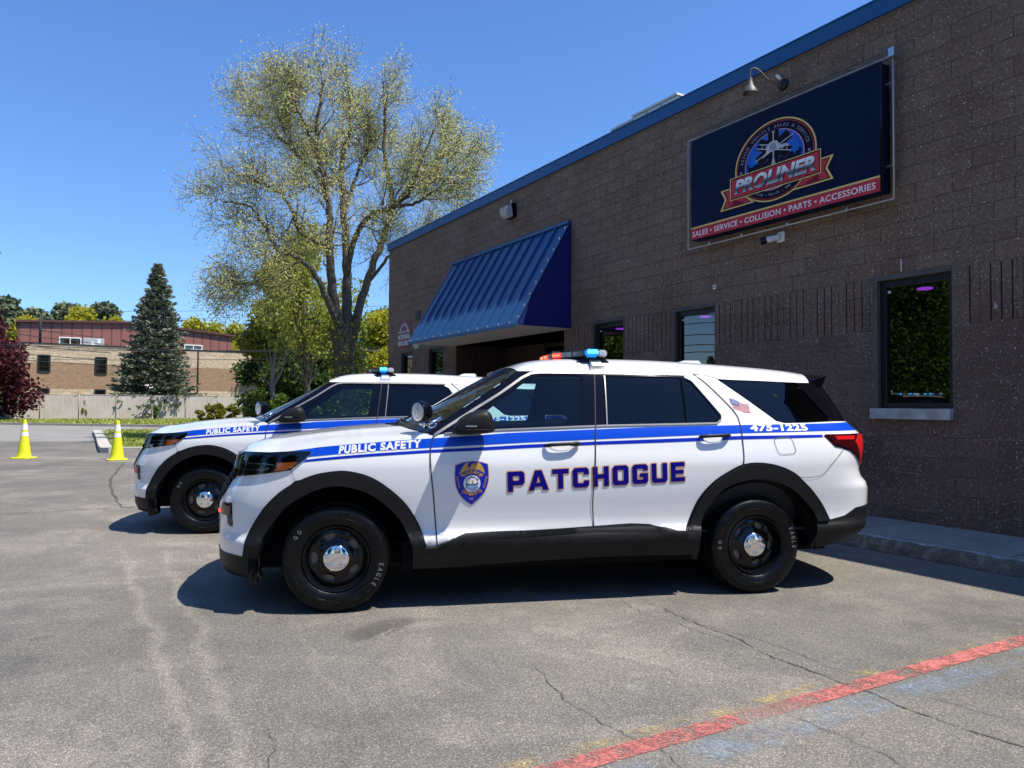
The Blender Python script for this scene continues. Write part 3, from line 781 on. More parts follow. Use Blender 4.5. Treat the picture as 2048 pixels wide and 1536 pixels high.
        panel('lamp_bar', tbar, M['red'], t_, s, step=.03, off=.009, rim=.003)
        ribbon('lamp_bezel', [(3.640, 1.180), (3.715, 1.103), (3.795, 1.088), (3.86, 1.066), (4.08, .945)], .010, M['gloss'], t_, s, off=.0075)
        fg = panel('fog_pocket', rounded([(-.915, .725), (-.752, .728), (-.742, .565), (-.820, .578), (-.818, .64), (-.99, .628)], .02), M['gloss'], car, s, step=.03, off=.002)
        panel('warning_lamp', rounded([(-.99, .675), (-.76, .708), (-.758, .650), (-.99, .640)], .012), M['redd'], fg, s, step=.03, off=.014, rim=.012)
        panel('warning_led', [(-.985, .668), (-.90, .678), (-.90, .652), (-.985, .646)], M['ledred'], fg, s, step=.02, off=.016)
        for k in range(3): ribbon('vent_slat', [(-.812, .590+.014*k), (-.750, .582+.014*k)], .004, M['trim'], fg, s, off=.004)
    # grille with a raised mesh
    gr = [(AMIN, 1.026), (-1.165, 1.045), (-1.03, .955), (-.926, .90), (-.942, .82), (-.955, .78), (-1.10, .667), (AMIN, .632)]
    g = panel('grille', gr, M['gloss'], car, both=True, step=.04, off=.002)
    for s in (1, -1):
        bars = bmesh.new()
        for k in range(11):
            z = .66+.034*k
            lim = lookup([.63, .667, .78, .90, .955, 1.045], [-1.5, -1.10, -.955, -.93, -1.03, -1.165], z)
            a0, a1 = AMIN, lim-.012; n_ = 10
            for q in range(n_):
                p = [S3(a0+(a1-a0)*(q+d)/n_, zz)+SN(a0+(a1-a0)*(q+d)/n_, zz)*.005 for d, zz in ((0, z), (.5, z+.014), (1, z), (.5, z-.014))]
                if s < 0: p = [Vector((v.x, -v.y, v.z)) for v in p]
                for i in range(4): tube(bars, [p[i], p[(i+1) % 4]], .0032, 4)
        from_bm('grille_mesh', bars, M['plastic'], g)
    panel('lower_intake', [(AMIN, .44), (-1.2, .44), (-1.08, .53), (AMIN, .545)], M['gloss'], car, both=True, off=.002)
    # --- handles
    for s in (1, -1):
        for key, (x0, z0, x1, z1) in (('f', (1.425, 1.112, 1.680, 1.124)), ('r', (2.597, 1.168, 2.846, 1.177))):
            bm = bmesh.new(); n = 14; pts, rad = [], []
            for i in range(n+1):
                t = i/n; a = x0+(x1-x0)*t; z = z0+(z1-z0)*t; b = 1-(2*t-1)**4
                p = S3(a, z)+SN(a, z)*(.012+.030*b); pts.append((p.x, p.y*s, p.z)); rad.append(.0125+.004*(t > .82)-.004*(abs(2*t-1) > .97))
            tube(bm, pts, rad, 10)
            from_bm('door_handle', bm, M['plastic'], doors[key, s], smooth=True)
            a, z = (x0+x1)/2-.01, (z0+z1)/2-.010
            L_ = [(a+.075*math.cos(t), z+.030*math.sin(t)) for t in np.linspace(0, 2*math.pi, 24, endpoint=False)]
            panel('handle_cup', L_, M['white'], doors[key, s], s, step=.03, off=.003)
    # --- mirrors
    mo = [(.762, 1.236), (.794, 1.284), (.824, 1.314), (.881, 1.347), (.947, 1.364), (.991, 1.363), (1.025, 1.326), (1.039, 1.268), (1.036, 1.216), (.90, 1.197), (.775, 1.199)]
    mo = smooth_line(mo, 3, True); mo = [(x, z) for x, z in mo]
    for s in (1, -1):
        bm = bmesh.new(); rings = []
        for Y, sc, dx in ((.925, .40, -.05), (.955, .55, -.03), (.985, .86, -.01), (1.01, .97, 0), (1.06, 1.0, 0), (1.115, .985, 0), (1.145, .93, 0), (1.165, .80, .004), (1.175, .5, .008)):
            rings.append([bm.verts.new((.93+dx+(x-.93)*sc, -s*Y, 1.262+(z-1.262)*sc)) for x, z in mo])
        for A, B in zip(rings, rings[1:]):
            for i in range(len(mo)): bm.faces.new((A[i], A[(i+1) % len(mo)], B[(i+1) % len(mo)], B[i]))
        bm.faces.new(rings[-1]); bmesh.ops.recalc_face_normals(bm, faces=bm.faces[:])
        mr = from_bm('side_mirror', bm, M['plastic'], doors['f', s], smooth=True)
        bm = bmesh.new()
        tube(bm, [(.79, -s*1.178, 1.232), (.90, -s*1.180, 1.232), (1.03, -s*1.174, 1.233)], .0022, 4)
        from_bm('mirror_seam', bm, M['seal'], mr)
        bm = bmesh.new()
        for k in range(7): box(bm, .838+.011*k, .846+.011*k, -s*1.166-.012, -s*1.166+.012, 1.250, 1.262)
        from_bm('turn_lamp', bm, M['alu'], mr)
    # --- spotlight by the near pillar
    ax = Vector((-.80, -.58, -.02)).normalized(); C_ = Vector((.535, -.955, 1.347))
    Ms = Matrix.Translation(C_) @ ax.to_track_quat('Z', 'Y').to_matrix().to_4x4()
    bm = bmesh.new(); lathe(bm, [(.064, .004), (.073, .006), (.0765, -.004), (.0765, -.030), (.070, -.062), (.052, -.090), (.028, -.104), (0, -.108)], 32, Ms)
    sp = from_bm('spotlight', bm, M['gloss'], car, smooth=True)
    bm = bmesh.new(); lathe(bm, [(.0655, .003), (.05, .007), (0, .010)], 32, Ms); from_bm('spotlight_lens', bm, M['spotface'], sp, smooth=True)
    bm = bmesh.new()
    tube(bm, [C_+Vector((.03, .02, -.072)), C_+Vector((.045, .03, -.092)), C_+Vector((.05, .04, -.100))], [.024, .014, .020], 10)
    tube(bm, [C_+Vector((.04, .03, -.088)), (.625, -.915, 1.268), (.70, -.90, 1.30)], [.012, .014, .019], 10)
    tube(bm, [(.60, -.93, 1.262), (.625, -.93, 1.235), (.655, -.93, 1.245), (.66, -.93, 1.27)], .007, 8)
    from_bm('spotlight_bracket', bm, M['chrome'], sp, smooth=True)
    build_lightbar(car)
    # --- under body, arches, cabin
    bm = bmesh.new(); box(bm, -.62, 3.80, -.72, .72, .27, .42); box(bm, -.70, .0, -.70, .70, .42, .95); box(bm, .44, 2.62, -.90, .90, .26, .45)
    for x in (0, 3.063):
        for s in (1, -1):
            n = 20; prof = [(x+.50*math.cos(t), .36+.47*math.sin(t)) for t in np.linspace(-.10, math.pi+.10, n)]
            A = [bm.verts.new((px, -s*.955, pz)) for px, pz in prof]; B = [bm.verts.new((px, -s*.52, pz)) for px, pz in prof]
            for i in range(n-1): bm.faces.new((A[i], A[i+1], B[i+1], B[i]))
            bm.faces.new(B)
        tube(bm, [(x, -.75, .34), (x, .75, .34)], .05, 8)
    box(bm, -.565, -.515, -.93, -.66, .20, .40); box(bm, -.565, -.515, .66, .93, .20, .40)
    from_bm('underbody', bm, M['dark'], car)
    build_cabin(car, doors)
    for x, sp_ in ((0, 0.), (3.063, .55)):
        for s in (1, -1): build_wheel(car, x, s, sp_ if s > 0 else 1.1)
    return car
def arc_letters(txt, cx, cy, r, a_mid, da, size, up=1, bold=.02):
    """letters along an arc (up=1 over the top, -1 under the bottom); returns 2-D triangles"""
    V, F = [], []; n = len(txt)
    for k, ch in enumerate(txt):
        if ch == ' ': continue
        v, f = text2d(ch, bold); xs = [p[0] for p in v]; mx = (min(xs)+max(xs))/2
        a = a_mid-up*da*(k-(n-1)/2); b = len(V)
        for x, y in v:
            x, y = (x-mx)*size, (y-.35)*size
            if up > 0: V.append((cx+(r+y)*math.cos(a)+x*math.sin(a), cy+(r+y)*math.sin(a)-x*math.cos(a)))
            else: V.append((cx+(r-y)*math.cos(a)-x*math.sin(a), cy+(r-y)*math.sin(a)+x*math.cos(a)))
        F += [tuple(i+b for i in t) for t in f]
    return V, F
def circ(cx, cy, r, n=28, ry=None): return [(cx+r*math.cos(t), cy+(ry or r)*math.sin(t)) for t in np.linspace(0, 2*math.pi, n, endpoint=False)]

def build_badge(car, s):
    def mp(V): return [((.792+(x-400)*2.747e-4) if s > 0 else (1.812-(.792+(x-400)*2.747e-4)), 1.008-(y-290)*2.697e-4) for x, y in V]
    sh = [(400, 390), (600, 315), (850, 290), (1050, 312), (1210, 360), (1228, 500), (1235, 640), (1230, 800), (1195, 940), (1150, 1060), (1085, 1150), (1000, 1240), (820, 1395), (700, 1315), (620, 1250), (535, 1150), (480, 1060), (430, 940), (410, 850), (395, 720), (390, 600)]
    root = None
    def lay(name, loops, m, off, grow=0, par=None, ml=.05):
        V, F = polys2d(loops, grow); return decal(name, mp(V), F, m, par or root, off, s, ml)
    root = decal('badge', *(lambda V, F: (mp(V), F))(*polys2d([sh], 16)), M['orange'], car, .0030, s)
    lay('shield', [sh], M['blue2'], .0038)
    eagle = [(485, 615), (520, 540), (575, 430), (640, 350), (705, 318), (735, 320), (715, 370), (720, 430), (750, 440), (790, 385), (800, 365), (850, 345), (890, 330), (905, 395), (915, 330), (960, 310), (1030, 350), (1090, 430), (1130, 530), (1140, 600), (1080, 560), (1000, 510), (900, 492), (820, 490), (720, 505), (620, 545), (540, 590)]
    lay('eagle', [eagle], M['gold'], .0046)
    for q in ([(730, 330), (740, 330), (700, 420), (660, 470), (655, 460), (695, 410)], [(895, 345), (905, 345), (925, 440), (918, 460)], [(770, 380), (800, 378), (760, 430), (740, 460), (735, 440)]): lay('eagle_line', [q], M['dkblue'], .0052)
    def band(cx, cy, r0, r1, a0, a1, n=14):
        A = [(cx+r1*math.cos(t), cy+r1*math.sin(t)) for t in np.linspace(a0, a1, n)]; B = [(cx+r0*math.cos(t), cy+r0*math.sin(t)) for t in np.linspace(a1, a0, n)]
        return A+B
    lay('ribbon', [band(820, 850, 255, 335, R_(-138), R_(-42))], M['gold'], .0048)
    lay('ribbon', [[(515, 650), (575, 595), (600, 640), (580, 690), (560, 655)]], M['gold'], .0046); lay('ribbon', [[(1115, 650), (1065, 590), (1040, 640), (1060, 680), (1080, 650)]], M['gold'], .0046)
    lay('ribbon', [band(820, 850, 240, 312, R_(36), R_(144))], M['gold'], .0048)
    lay('ribbon', [[(560, 1100), (590, 1035), (625, 1060), (600, 1100)]], M['gold'], .0046); lay('ribbon', [[(1080, 1070), (1045, 1010), (1010, 1050), (1040, 1090)]], M['gold'], .0046)
    def txt(t, r, mid, da, size, up, m):
        V, F = arc_letters(t, 0, 0, r, mid, da, size, up); decal('lettering', mp([(820+x, 850-y) for x, y in V]), F, m, root, .0056, s)
    txt('OFFICER', 295, R_(90), R_(12), 95, 1, M['dkblue']); txt('LONG ISLAND', 278, R_(-90), R_(9.2), 85, -1, M['dkblue'])
    lay('seal', [circ(820, 850, 215, 36)], M['wvinyl'], .0050)
    txt('VILLAGE OF', 180, R_(90), R_(13), 62, 1, M['dkblue']); txt('PATCHOGUE', 180, R_(-90), R_(14), 62, -1, M['dkblue'])
    lay('seal_ring', [circ(820, 850, 158, 32), circ(820, 850, 148, 32)], M['dkblue'], .0056)
    lay('sea', [[(820+150*math.cos(t), 850+150*math.sin(t)) for t in np.linspace(.05, math.pi-.05, 16)]], M['seablue'], .0054)
    lay('far_shore', [[(672, 838), (740, 865), (820, 880), (900, 865), (968, 828), (968, 858), (900, 890), (740, 890), (674, 868)]], M['dkblue'], .0060)
    lay('sail', [[(826, 735), (850, 780), (866, 850), (806, 856), (815, 800)]], M['gold'], .0062)
    for cx, sg in ((480, 1), (1150, -1)):
        for k in range(8):
            y = 690+k*38; x = cx+sg*k*9-sg*38
            for d in (-1, 1): lay('laurel_leaf', [[(x, y+22), (x+d*16, y-4), (x+d*30, y-34), (x+d*8, y-16)]], M['gold'], .0046)
    V, F = text2d('NY'); V = fit(V); decal('lettering', mp([(768+u*104, 1285-v*82) for u, v in V]), F, M['gold'], root, .0048, s)

def build_flag(car, s):
    def mp(u, v):
        wv = .10*math.sin(u*6.6+.4)*(.35+.65*u)
        if s < 0: pass
        return (2.914+.158*u+.012*v*(1-u), 1.462-.050*u-.084*v*(1-.25*u)+.084*wv)
    root = None
    for k in range(7):
        V, F = [], []
        n = 18; u0 = .40 if k < 4 else .02
        for i in range(n+1):
            u = u0+(1.0-.03*(k % 2)-u0)*i/n
            V += [mp(u, (2*k+.18)/13), mp(u, (2*k+.92)/13)]
        F = [(2*i, 2*i+1, 2*i+3, 2*i+2) for i in range(n)]
        o = decal('flag_decal' if root is None else 'flag_stripe', V, F, M['flagred'], root or car, .003, s)
        root = root or o
    V, F = [], []; n = 10
    for i in range(n+1):
        u = .43*i/n; V += [mp(u, 0.), mp(u, 7/13)]
    F = [(2*i, 2*i+1, 2*i+3, 2*i+2) for i in range(n)]; decal('flag_canton', V, F, M['flagblue'], root, .0035, s)
    V, F = [], []
    for r in range(5):
        for c in range(6):
            u, v = .035+.066*c, (.055+.103*r); b = len(V)
            p = mp(u, v); V += [(p[0]+.0026*math.cos(t), p[1]+.0026*math.sin(t)) for t in (0, 1.26, 2.51, 3.77, 5.03)]; F.append((b, b+1, b+2, b+3, b+4))
    decal('flag_stars', V, F, M['wvinyl'], root, .0045, s)

def build_lightbar(car):
    lb = empty('light_bar', (0, 0, 0), 0, car)
    Ys = [-.64, -.60, -.40, -.28, -.14, 0, .14, .28, .40, .60, .64]
    def xf(Y): return 1.665+.165*min(1, max(0, (abs(Y)-.18)/.42))**1.15
    def xr(Y): return xf(Y)+.175-.015*(abs(Y) > .5)
    def seg(name, y0, y1, x0f, x1f, z0, z1, m, bev=.006, par=None):
        bm = bmesh.new(); n = 4; A = []
        for i in range(n+1):
            y = y0+(y1-y0)*i/n; A.append([bm.verts.new(q) for q in ((x0f(y), y, z0), (x1f(y), y, z0), (x1f(y), y, z1), (x0f(y), y, z1))])
        for P_, Q in zip(A, A[1:]):
            for k in range(4): bm.faces.new((P_[k], P_[(k+1) % 4], Q[(k+1) % 4], Q[k]))
        bm.faces.new(A[0][::-1]); bm.faces.new(A[-1]); bmesh.ops.recalc_face_normals(bm, faces=bm.faces[:])
        es = [e for e in bm.edges if len(e.link_faces) == 2 and e.calc_face_angle(0) > .7]
        bmesh.ops.bevel(bm, geom=es, offset=bev, segments=2, affect='EDGES')
        return from_bm(name, bm, m, par or lb, angle=40)
    seg('lightbar_base', -.62, .62, lambda y: xf(y)+.012, lambda y: xr(y)-.012, 1.775, 1.786, M['plastic'], .003)
    seg('lightbar_top', -.63, .63, lambda y: xf(y)+.008, lambda y: xr(y)-.008, 1.823, 1.829, M['gloss'], .002)
    cut = [-.60, -.46, -.32, -.20, -.07, .07, .20, .32, .46, .585]
    for i, (y0, y1) in enumerate(zip(cut, cut[1:])):
        f = 'red_lens' if i in (0, 1, 3, 4, 6) else 'smoked_lens'
        # car's near side is -y
        o = seg(f, -y1+.004, -y0-.004, xf, lambda y: xf(y)+.075, 1.785, 1.824, M['ledred'] if f == 'red_lens' and i < 7 else M['smoke'], .005)
        r = seg('rear_lens', -y1+.004, -y0-.004, lambda y: xf(y)+.082, xr, 1.785, 1.824, M['ledblue'] if i % 3 != 2 else M['smoke'], .005)
        if i % 3 != 2:
            bm = bmesh.new(); yc = -(y0+y1)/2
            box(bm, xr(yc)-.012, xr(yc)+.0025, yc-.042, yc+.042, 1.795, 1.817, bev=.003); from_bm('led_cluster', bm, M['ledcyan'], r)
        if f == 'red_lens':
            bm = bmesh.new(); yc = -(y0+y1)/2
            for k in range(4): box(bm, xf(yc-.04+.027*k)-.0028, xf(yc-.04+.027*k)+.01, yc-.048+.027*k, yc-.032+.027*k, 1.796, 1.814, bev=.002)
            from_bm('led_cluster', bm, M['ledred2'], o)
    for sg in (-1, 1):
        e0 = seg('end_lens_blue', sg*.586, sg*.655, lambda y: 1.832, lambda y: 1.925, 1.772, 1.834, M['ledblue'], .012)
        bm = bmesh.new()
        for k in range(4): box(bm, 1.840+.021*k, 1.857+.021*k, sg*.6525, sg*.659, 1.797, 1.827, bev=.003)
        from_bm('led_cluster', bm, M['ledcyan'], e0)
        seg('end_lens_clear', sg*.586, sg*.645, lambda y: 1.928, lambda y: 1.998, 1.776, 1.828, M['clear'], .010)
        bm = bmesh.new(); prism(bm, [(1.755, 1.728), (2.035, 1.734), (1.985, 1.770), (1.93, 1.776), (1.845, 1.776)], sg*.50, sg*.60); bmesh.ops.bevel(bm, geom=bm.edges[:], offset=.006, segments=2, affect='EDGES')
        for xx in (1.83, 1.96): tube(bm, [(xx, sg*.60, 1.782), (xx, sg*.612, 1.782)], .012, 10)
        from_bm('lightbar_foot', bm, M['plastic'], lb, angle=40)
        bm = bmesh.new()
        pr = [(.595, 1.752), (.655, 1.722), (.700, 1.693), (.742, 1.655), (.752, 1.640)]; rows = []
        for (Y, z) in pr:
            wv = .045+.028*(1.752-z)/.11; rows.append([bm.verts.new((1.885-wv+.02, sg*Y, z+.012)), bm.verts.new((1.885+wv+.01, sg*Y, z+.012))])
        for A, B in zip(rows, rows[1:]): bm.faces.new((A[0], A[1], B[1], B[0]))
        g = bmesh.ops.solidify(bm, geom=bm.faces[:], thickness=.006)
        bmesh.ops.recalc_face_normals(bm, faces=bm.faces[:]); o = from_bm('mounting_hook', bm, M['alu'], lb, angle=40)
        bm = bmesh.new(); vs = [bm.verts.new(q) for q in ((1.862, sg*.672, 1.731), (1.938, sg*.672, 1.731), (1.945, sg*.712, 1.700), (1.858, sg*.712, 1.700))]; bm.faces.new(vs)
        from_bm('hook_label', bm, M['wvinyl'], o)

def build_cabin(car, doors):
    INT = M['interior']
    P = []
    for i in range(34):
        a = .62+(3.95-.62)*i/33; row = []
        for z in (.46, .8, 1.0, 1.12, 1.175+.06*min(1, max(0, (a-.7)/1.2))): q = S3(a, z)-SN(a, z)*(.055 if z > .5 else .25); row.append(q)
        P.append(row)
    a_ = grid_mesh('door_card', P, INT, car); grid_mesh('door_card', [[Vector((v.x, -v.y, v.z)) for v in r] for r in P], INT, car, flipf=True)
    bm = bmesh.new(); box(bm, .5, 4.0, -.86, .86, .452, .47); box(bm, .49, .53, -.82, .82, .45, 1.16); from_bm('cabin_floor', bm, INT, car)
    bm = bmesh.new()
    prism(bm, [(.52, 1.06), (.66, 1.20), (.86, 1.215), (1.02, 1.185), (1.08, 1.08), (1.0, .92), (.90, .80), (.52, .8)], -.84, .84); bmesh.ops.bevel(bm, geom=[e for e in bm.edges if e.calc_length() > 1], offset=.02, segments=2, affect='EDGES')
    prism(bm, [(.95, .47), (1.9, .47), (1.9, .78), (1.3, .82), (.95, 1.0)], -.14, .14)
    from_bm('dashboard', bm, INT, car, angle=40)
    bm = bmesh.new(); Mw = Matrix.Translation((1.17, -.40, 1.06)) @ Matrix.Rotation(R_(-62), 4, 'Y')
    tube(bm, [Mw @ Vector((.185*math.cos(t), .185*math.sin(t), 0)) for t in np.linspace(0, 2*math.pi, 33)], .015, 8, caps=False)
    tube(bm, [Mw @ Vector((-.18, 0, 0)), Mw @ Vector((.0, 0, -.03)), Mw @ Vector((.18, 0, 0))], .02, 6); tube(bm, [Mw @ Vector((0, 0, -.02)), Mw @ Vector((0, 0, -.22))], .035, 8)
    from_bm('steering_wheel', bm, M['seal'], car, smooth=True)
    for y in (-.42, .42):
        bm = bmesh.new()
        prism(bm, [(1.42, .60), (1.40, .74), (1.55, .80), (1.92, .74), (1.96, .62)], y-.26, y+.26)
        prism(bm, [(1.86, .70), (1.96, 1.05), (2.05, 1.33), (2.13, 1.34), (2.14, 1.2), (2.08, .95), (2.04, .68)], y-.25, y+.25)
        prism(bm, [(2.03, 1.40), (2.05, 1.54), (2.12, 1.57), (2.17, 1.53), (2.16, 1.40)], y-.13, y+.13)
        bmesh.ops.bevel(bm, geom=bm.edges[:], offset=.03, segments=3, affect='EDGES'); tube(bm, [(2.10, y-.06, 1.30), (2.10, y-.06, 1.42)], .008, 6); tube(bm, [(2.10, y+.06, 1.30), (2.10, y+.06, 1.42)], .008, 6)
        from_bm('front_seat', bm, M['seat'], car, angle=50)
    bm = bmesh.new(); box(bm, 2.24, 2.27, -.70, .70, .5, 1.25); 
    for y in (-.69, -.2, .2, .69): tube(bm, [(2.255, y, .8), (2.255, y*.92, 1.58)], .018, 6)
    tube(bm, [(2.255, -.62, 1.58), (2.255, .62, 1.58)], .018, 6)
    from_bm('prisoner_partition', bm, M['seal'], car)
    bm = bmesh.new(); box(bm, 2.62, 3.05, -.66, .66, .5, .78, bev=.05); box(bm, 3.0, 3.16, -.66, .66, .7, 1.2, bev=.05); box(bm, 3.3, 3.34, -.8, .8, .45, 1.5); from_bm('rear_bench', bm, M['seat'], car)
    bm = bmesh.new(); box(bm, 1.16, 1.19, -.13, .13, 1.50, 1.57, bev=.01); tube(bm, [(1.175, 0, 1.57), (1.17, 0, 1.66)], .01, 6); from_bm('rear_view_mirror', bm, M['seal'], car)

def add_car_materials():
    m = mat('tyre_rubber', (.0025, .0025, .003), .38, spec=.26); t = NT(m); v = t.coord()
    t.l(t.ramp(t.noise(v, 30, 4), [(.3, (.20, .20, .20)), (.75, (.48, .48, .48))]), t.b.inputs['Roughness']); t.bump(t.noise(v, 240, 3), .12, .002); M['rubber'] = m
    M['tyretext'] = mat('tyre_raised_letters', (.13, .13, .135), .3)
    M['ledred2'] = mat('lit_red_led', (1, .2, .1), .2, emit=(1., .16, .06), es=2.0)
    M['seablue'] = mat('seal_blue', (.20, .36, .52), .4)
    M['flagred'] = mat('flag_red', (.50, .025, .035), .5, spec=.2); M['flagblue'] = mat('flag_blue', (.015, .05, .26), .5, spec=.2)
    m = mat('spotlight_reflector', (.75, .76, .78), .3, metal=.55); t = NT(m); v = t.coord()
    vo = t.n('TexVoronoi', {'Vector': v, 'Scale': 70.}); t.bump(vo.outputs['Distance'], .35, .006)
    t.l(t.ramp(vo.outputs['Distance'], [(0, (.95, .95, .95)), (.6, (.62, .63, .64))]), t.b.inputs['Base Color']); M['spotface'] = m
add_car_materials()
# ================================================================== ground
def ground_materials():
    m = mat('asphalt', (.25, .24, .23), .88, spec=.25); t = NT(m); v = t.coord()
    big = t.noise(v, .35, 4, .6); mid = t.noise(v, 2.2, 5, .62, .3)
    base = t.ramp(big, [(.34, (.098, .095, .089)), (.50, (.166, .157, .142)), (.66, (.250, .231, .198))])
    base = t.mix(t.math('MULTIPLY', t.ramp(mid, [(.35, (0, 0, 0)), (.75, (1, 1, 1))]), .45), base, (.295, .273, .236))
    patch = t.ramp(t.noise(v, .75, 5, .7, .6), [(.44, (0, 0, 0)), (.50, (1, 1, 1))]); base = t.mix(t.math('MULTIPLY', patch, .42), base, (.112, .109, .103))
    spots = t.ramp(t.noise(v, 4.5, 2, .4), [(.70, (0, 0, 0)), (.77, (1, 1, 1))]); base = t.mix(t.math('MULTIPLY', spots, .40), base, (.070, .068, .064))
    # stone speckle of the worn surface
    vo = t.n('TexVoronoi', {'Vector': v, 'Scale': 190.}); sp = t.n('SeparateColor', {0: vo.outputs['Color']})
    stone = t.ramp(sp.outputs[0], [(0, (.55, .54, .53)), (.35, (.84, .83, .82)), (.62, (1., .99, .98)), (.86, (1.22, 1.20, 1.15)), (1, (2.1, 2.0, 1.85))])
    col = t.mix(1., base, stone, 'MULTIPLY')
    fine = t.noise(v, 170, 2, .7); col = t.mix(.55, col, t.mix(1., col, t.ramp(fine, [(.3, (.55, .55, .55)), (.7, (1.48, 1.47, 1.43))]), 'MULTIPLY'))
    # pale sandy run-off tracks: two bands wandering along y
    sx = t.n('SeparateXYZ', {0: v}); wob = t.noise(v, .8, 3); wob2 = t.noise(v, 6, 4, .7)
    def track(x0, slope, wd, amp, y0=-2., y1=14.):
        d = t.math('ABSOLUTE', t.math('SUBTRACT', sx.outputs[0], t.math('ADD', t.math('MULTIPLY', sx.outputs[1], slope), t.math('ADD', t.math('MULTIPLY', t.math('SUBTRACT', wob, .5), amp), x0))))
        d = t.math('ADD', d, t.math('MULTIPLY', t.math('SUBTRACT', wob2, .5), wd*2.2))
        return t.math('SUBTRACT', 1., t.math('DIVIDE', t.math('MAXIMUM', d, 0.), wd), clamp=True)
    k = t.math('MAXIMUM', t.math('MAXIMUM', track(.42, -.588, .065, .5), t.math('MULTIPLY', track(.50, -.545, .075, .6), .8)), t.math('MULTIPLY', track(.95, -.50, .05, .6), .4))
    lim = t.ramp(t.math('DIVIDE', sx.outputs[1], 12.), [(.15, (1, 1, 1)), (.52, (1, 1, 1)), (.64, (0, 0, 0))])
    col = t.mix(t.math('MULTIPLY', t.math('MULTIPLY', k, lim), .24), col, t.mix(1., (.40, .365, .305), stone, 'MULTIPLY'))
    t.col(col)
    hb = t.math('ADD', t.math('MULTIPLY', vo.outputs['Distance'], .8), t.math('MULTIPLY', fine, .7)); t.bump(hb, .35, .004)
    M['asphalt'] = m
    M['road'] = noisy('street_asphalt', (.19, .183, .168), (.27, .258, .235), .8, .9, .3, 60, .01)
    M['terrain'] = noisy('terrain_soil', (.11, .10, .06), (.07, .10, .03), .15, .95)
    m = mat('sidewalk_concrete', (.30, .28, .25), .9); t = NT(m); v = t.coord()
    c = t.ramp(t.noise(v, 3, 6, .65), [(.3, (.25, .222, .185)), (.7, (.36, .325, .272))]); c = t.mix(.5, c, t.mix(1., c, t.ramp(t.noise(v, 90, 3), [(.3, (.6, .6, .6)), (.7, (1.35, 1.35, 1.35))]), 'MULTIPLY'))
    t.col(c); t.bump(t.noise(v, 120, 3), .25, .004); M['concrete'] = m
    m = mat('kerb_concrete', (.2, .19, .17), .95); t = NT(m); v = t.coord()
    c = t.ramp(t.noise(v, 9, 6, .75), [(.32, (.085, .075, .055)), (.5, (.14, .125, .095)), (.72, (.34, .32, .28))]); t.col(c); t.bump(t.noise(v, 40, 5), .8, .02); M['kerb'] = m
    m = mat('kerb_edge', (.3, .3, .29), .95); t = NT(m); v = t.coord(); f = t.noise(v, 14, 5, .75)
    t.col(t.ramp(f, [(.38, (.22, .22, .21)), (.55, (.48, .47, .45))])); t.bump(f, .8, .02); M['kerbedge'] = m
    M['palekerb'] = noisy('pale_kerb', (.36, .33, .28), (.50, .46, .40), 3, .9, .3, 40, .01)
    M['grass'] = noisy('grass_soil', (.10, .12, .03), (.15, .16, .05), .9, .95)
    for nm, c0, c1 in (('blade', (.20, .26, .035), (.42, .42, .10)),):
        m = mat('grass_blade', c0, .7); t = NT(m); r = t.n('NewGeometry').outputs['Random Per Island']
        t.col(t.ramp(r, [(0, c0), (.6, (.28, .33, .05)), (1, c1)])); M[nm] = m
    # worn paint: the asphalt shows through where traffic has taken the paint away
    def worn(name, c, cover, scale=9., soft=.12):
        m = mat(name, c, .8); t = NT(m); v = t.coord('Object')
        f = t.noise(v, scale, 6, .72); g = t.noise(v, 95, 2, .7)
        k = t.ramp(t.math('ADD', t.math('MULTIPLY', f, .7), t.math('MULTIPLY', g, .38)), [(cover-soft, (0, 0, 0)), (cover+soft, (1, 1, 1))])
        at = t.n('Attribute', attribute_name='cover'); k = t.math('MULTIPLY', k, at.outputs['Fac'])
        vo = t.n('TexVoronoi', {'Vector': v, 'Scale': 85.}); sp = t.n('SeparateColor', {0: vo.outputs['Color']})
        t.col(t.mix(1., c, t.ramp(sp.outputs[0], [(0, (.6, .6, .6)), (.5, (1, 1, 1)), (1, (1.4, 1.4, 1.4))]), 'MULTIPLY'))
        tr = t.n('BsdfTransparent'); mx = t.n('MixShader', {0: k, 1: tr.outputs[0], 2: t.b.outputs[0]}); t.l(mx.outputs[0], t.out.inputs[0]); return m
    M['redpaint'] = worn('worn_red_paint', (.42, .125, .108), .49, 6, .05)
    M['bluepaint'] = worn('faded_blue_paint', (.24, .31, .39), .605, 2.6, .13)
    M['yellowpaint'] = worn('faded_yellow_paint', (.42, .32, .15), .61, 6, .10)
    M['crack'] = mat('dark_crack', (.075, .069, .060), .95)  # one even dark tone for the crack strips
    M['stain'] = worn('oil_stain', (.11, .10, .085), .55, 2.2, .2)
    M['scuff'] = worn('pale_scuff', (.40, .38, .34), .63, 5, .12)
ground_materials()
def sheet(name, poly, z, m, kind='structure'):
    o = mk(name, [(x, y, z) for x, y in poly], [tuple(range(len(poly)))], m, smooth=False); o['kind'] = kind; return o
sheet('terrain', [(-900, -900), (900, -900), (900, 900), (-900, 900)], -.03, M['terrain'])
sheet('parking_lot', [(-60, -40), (40, -40), (40, 45), (-60, 45)], 0., M['asphalt'])
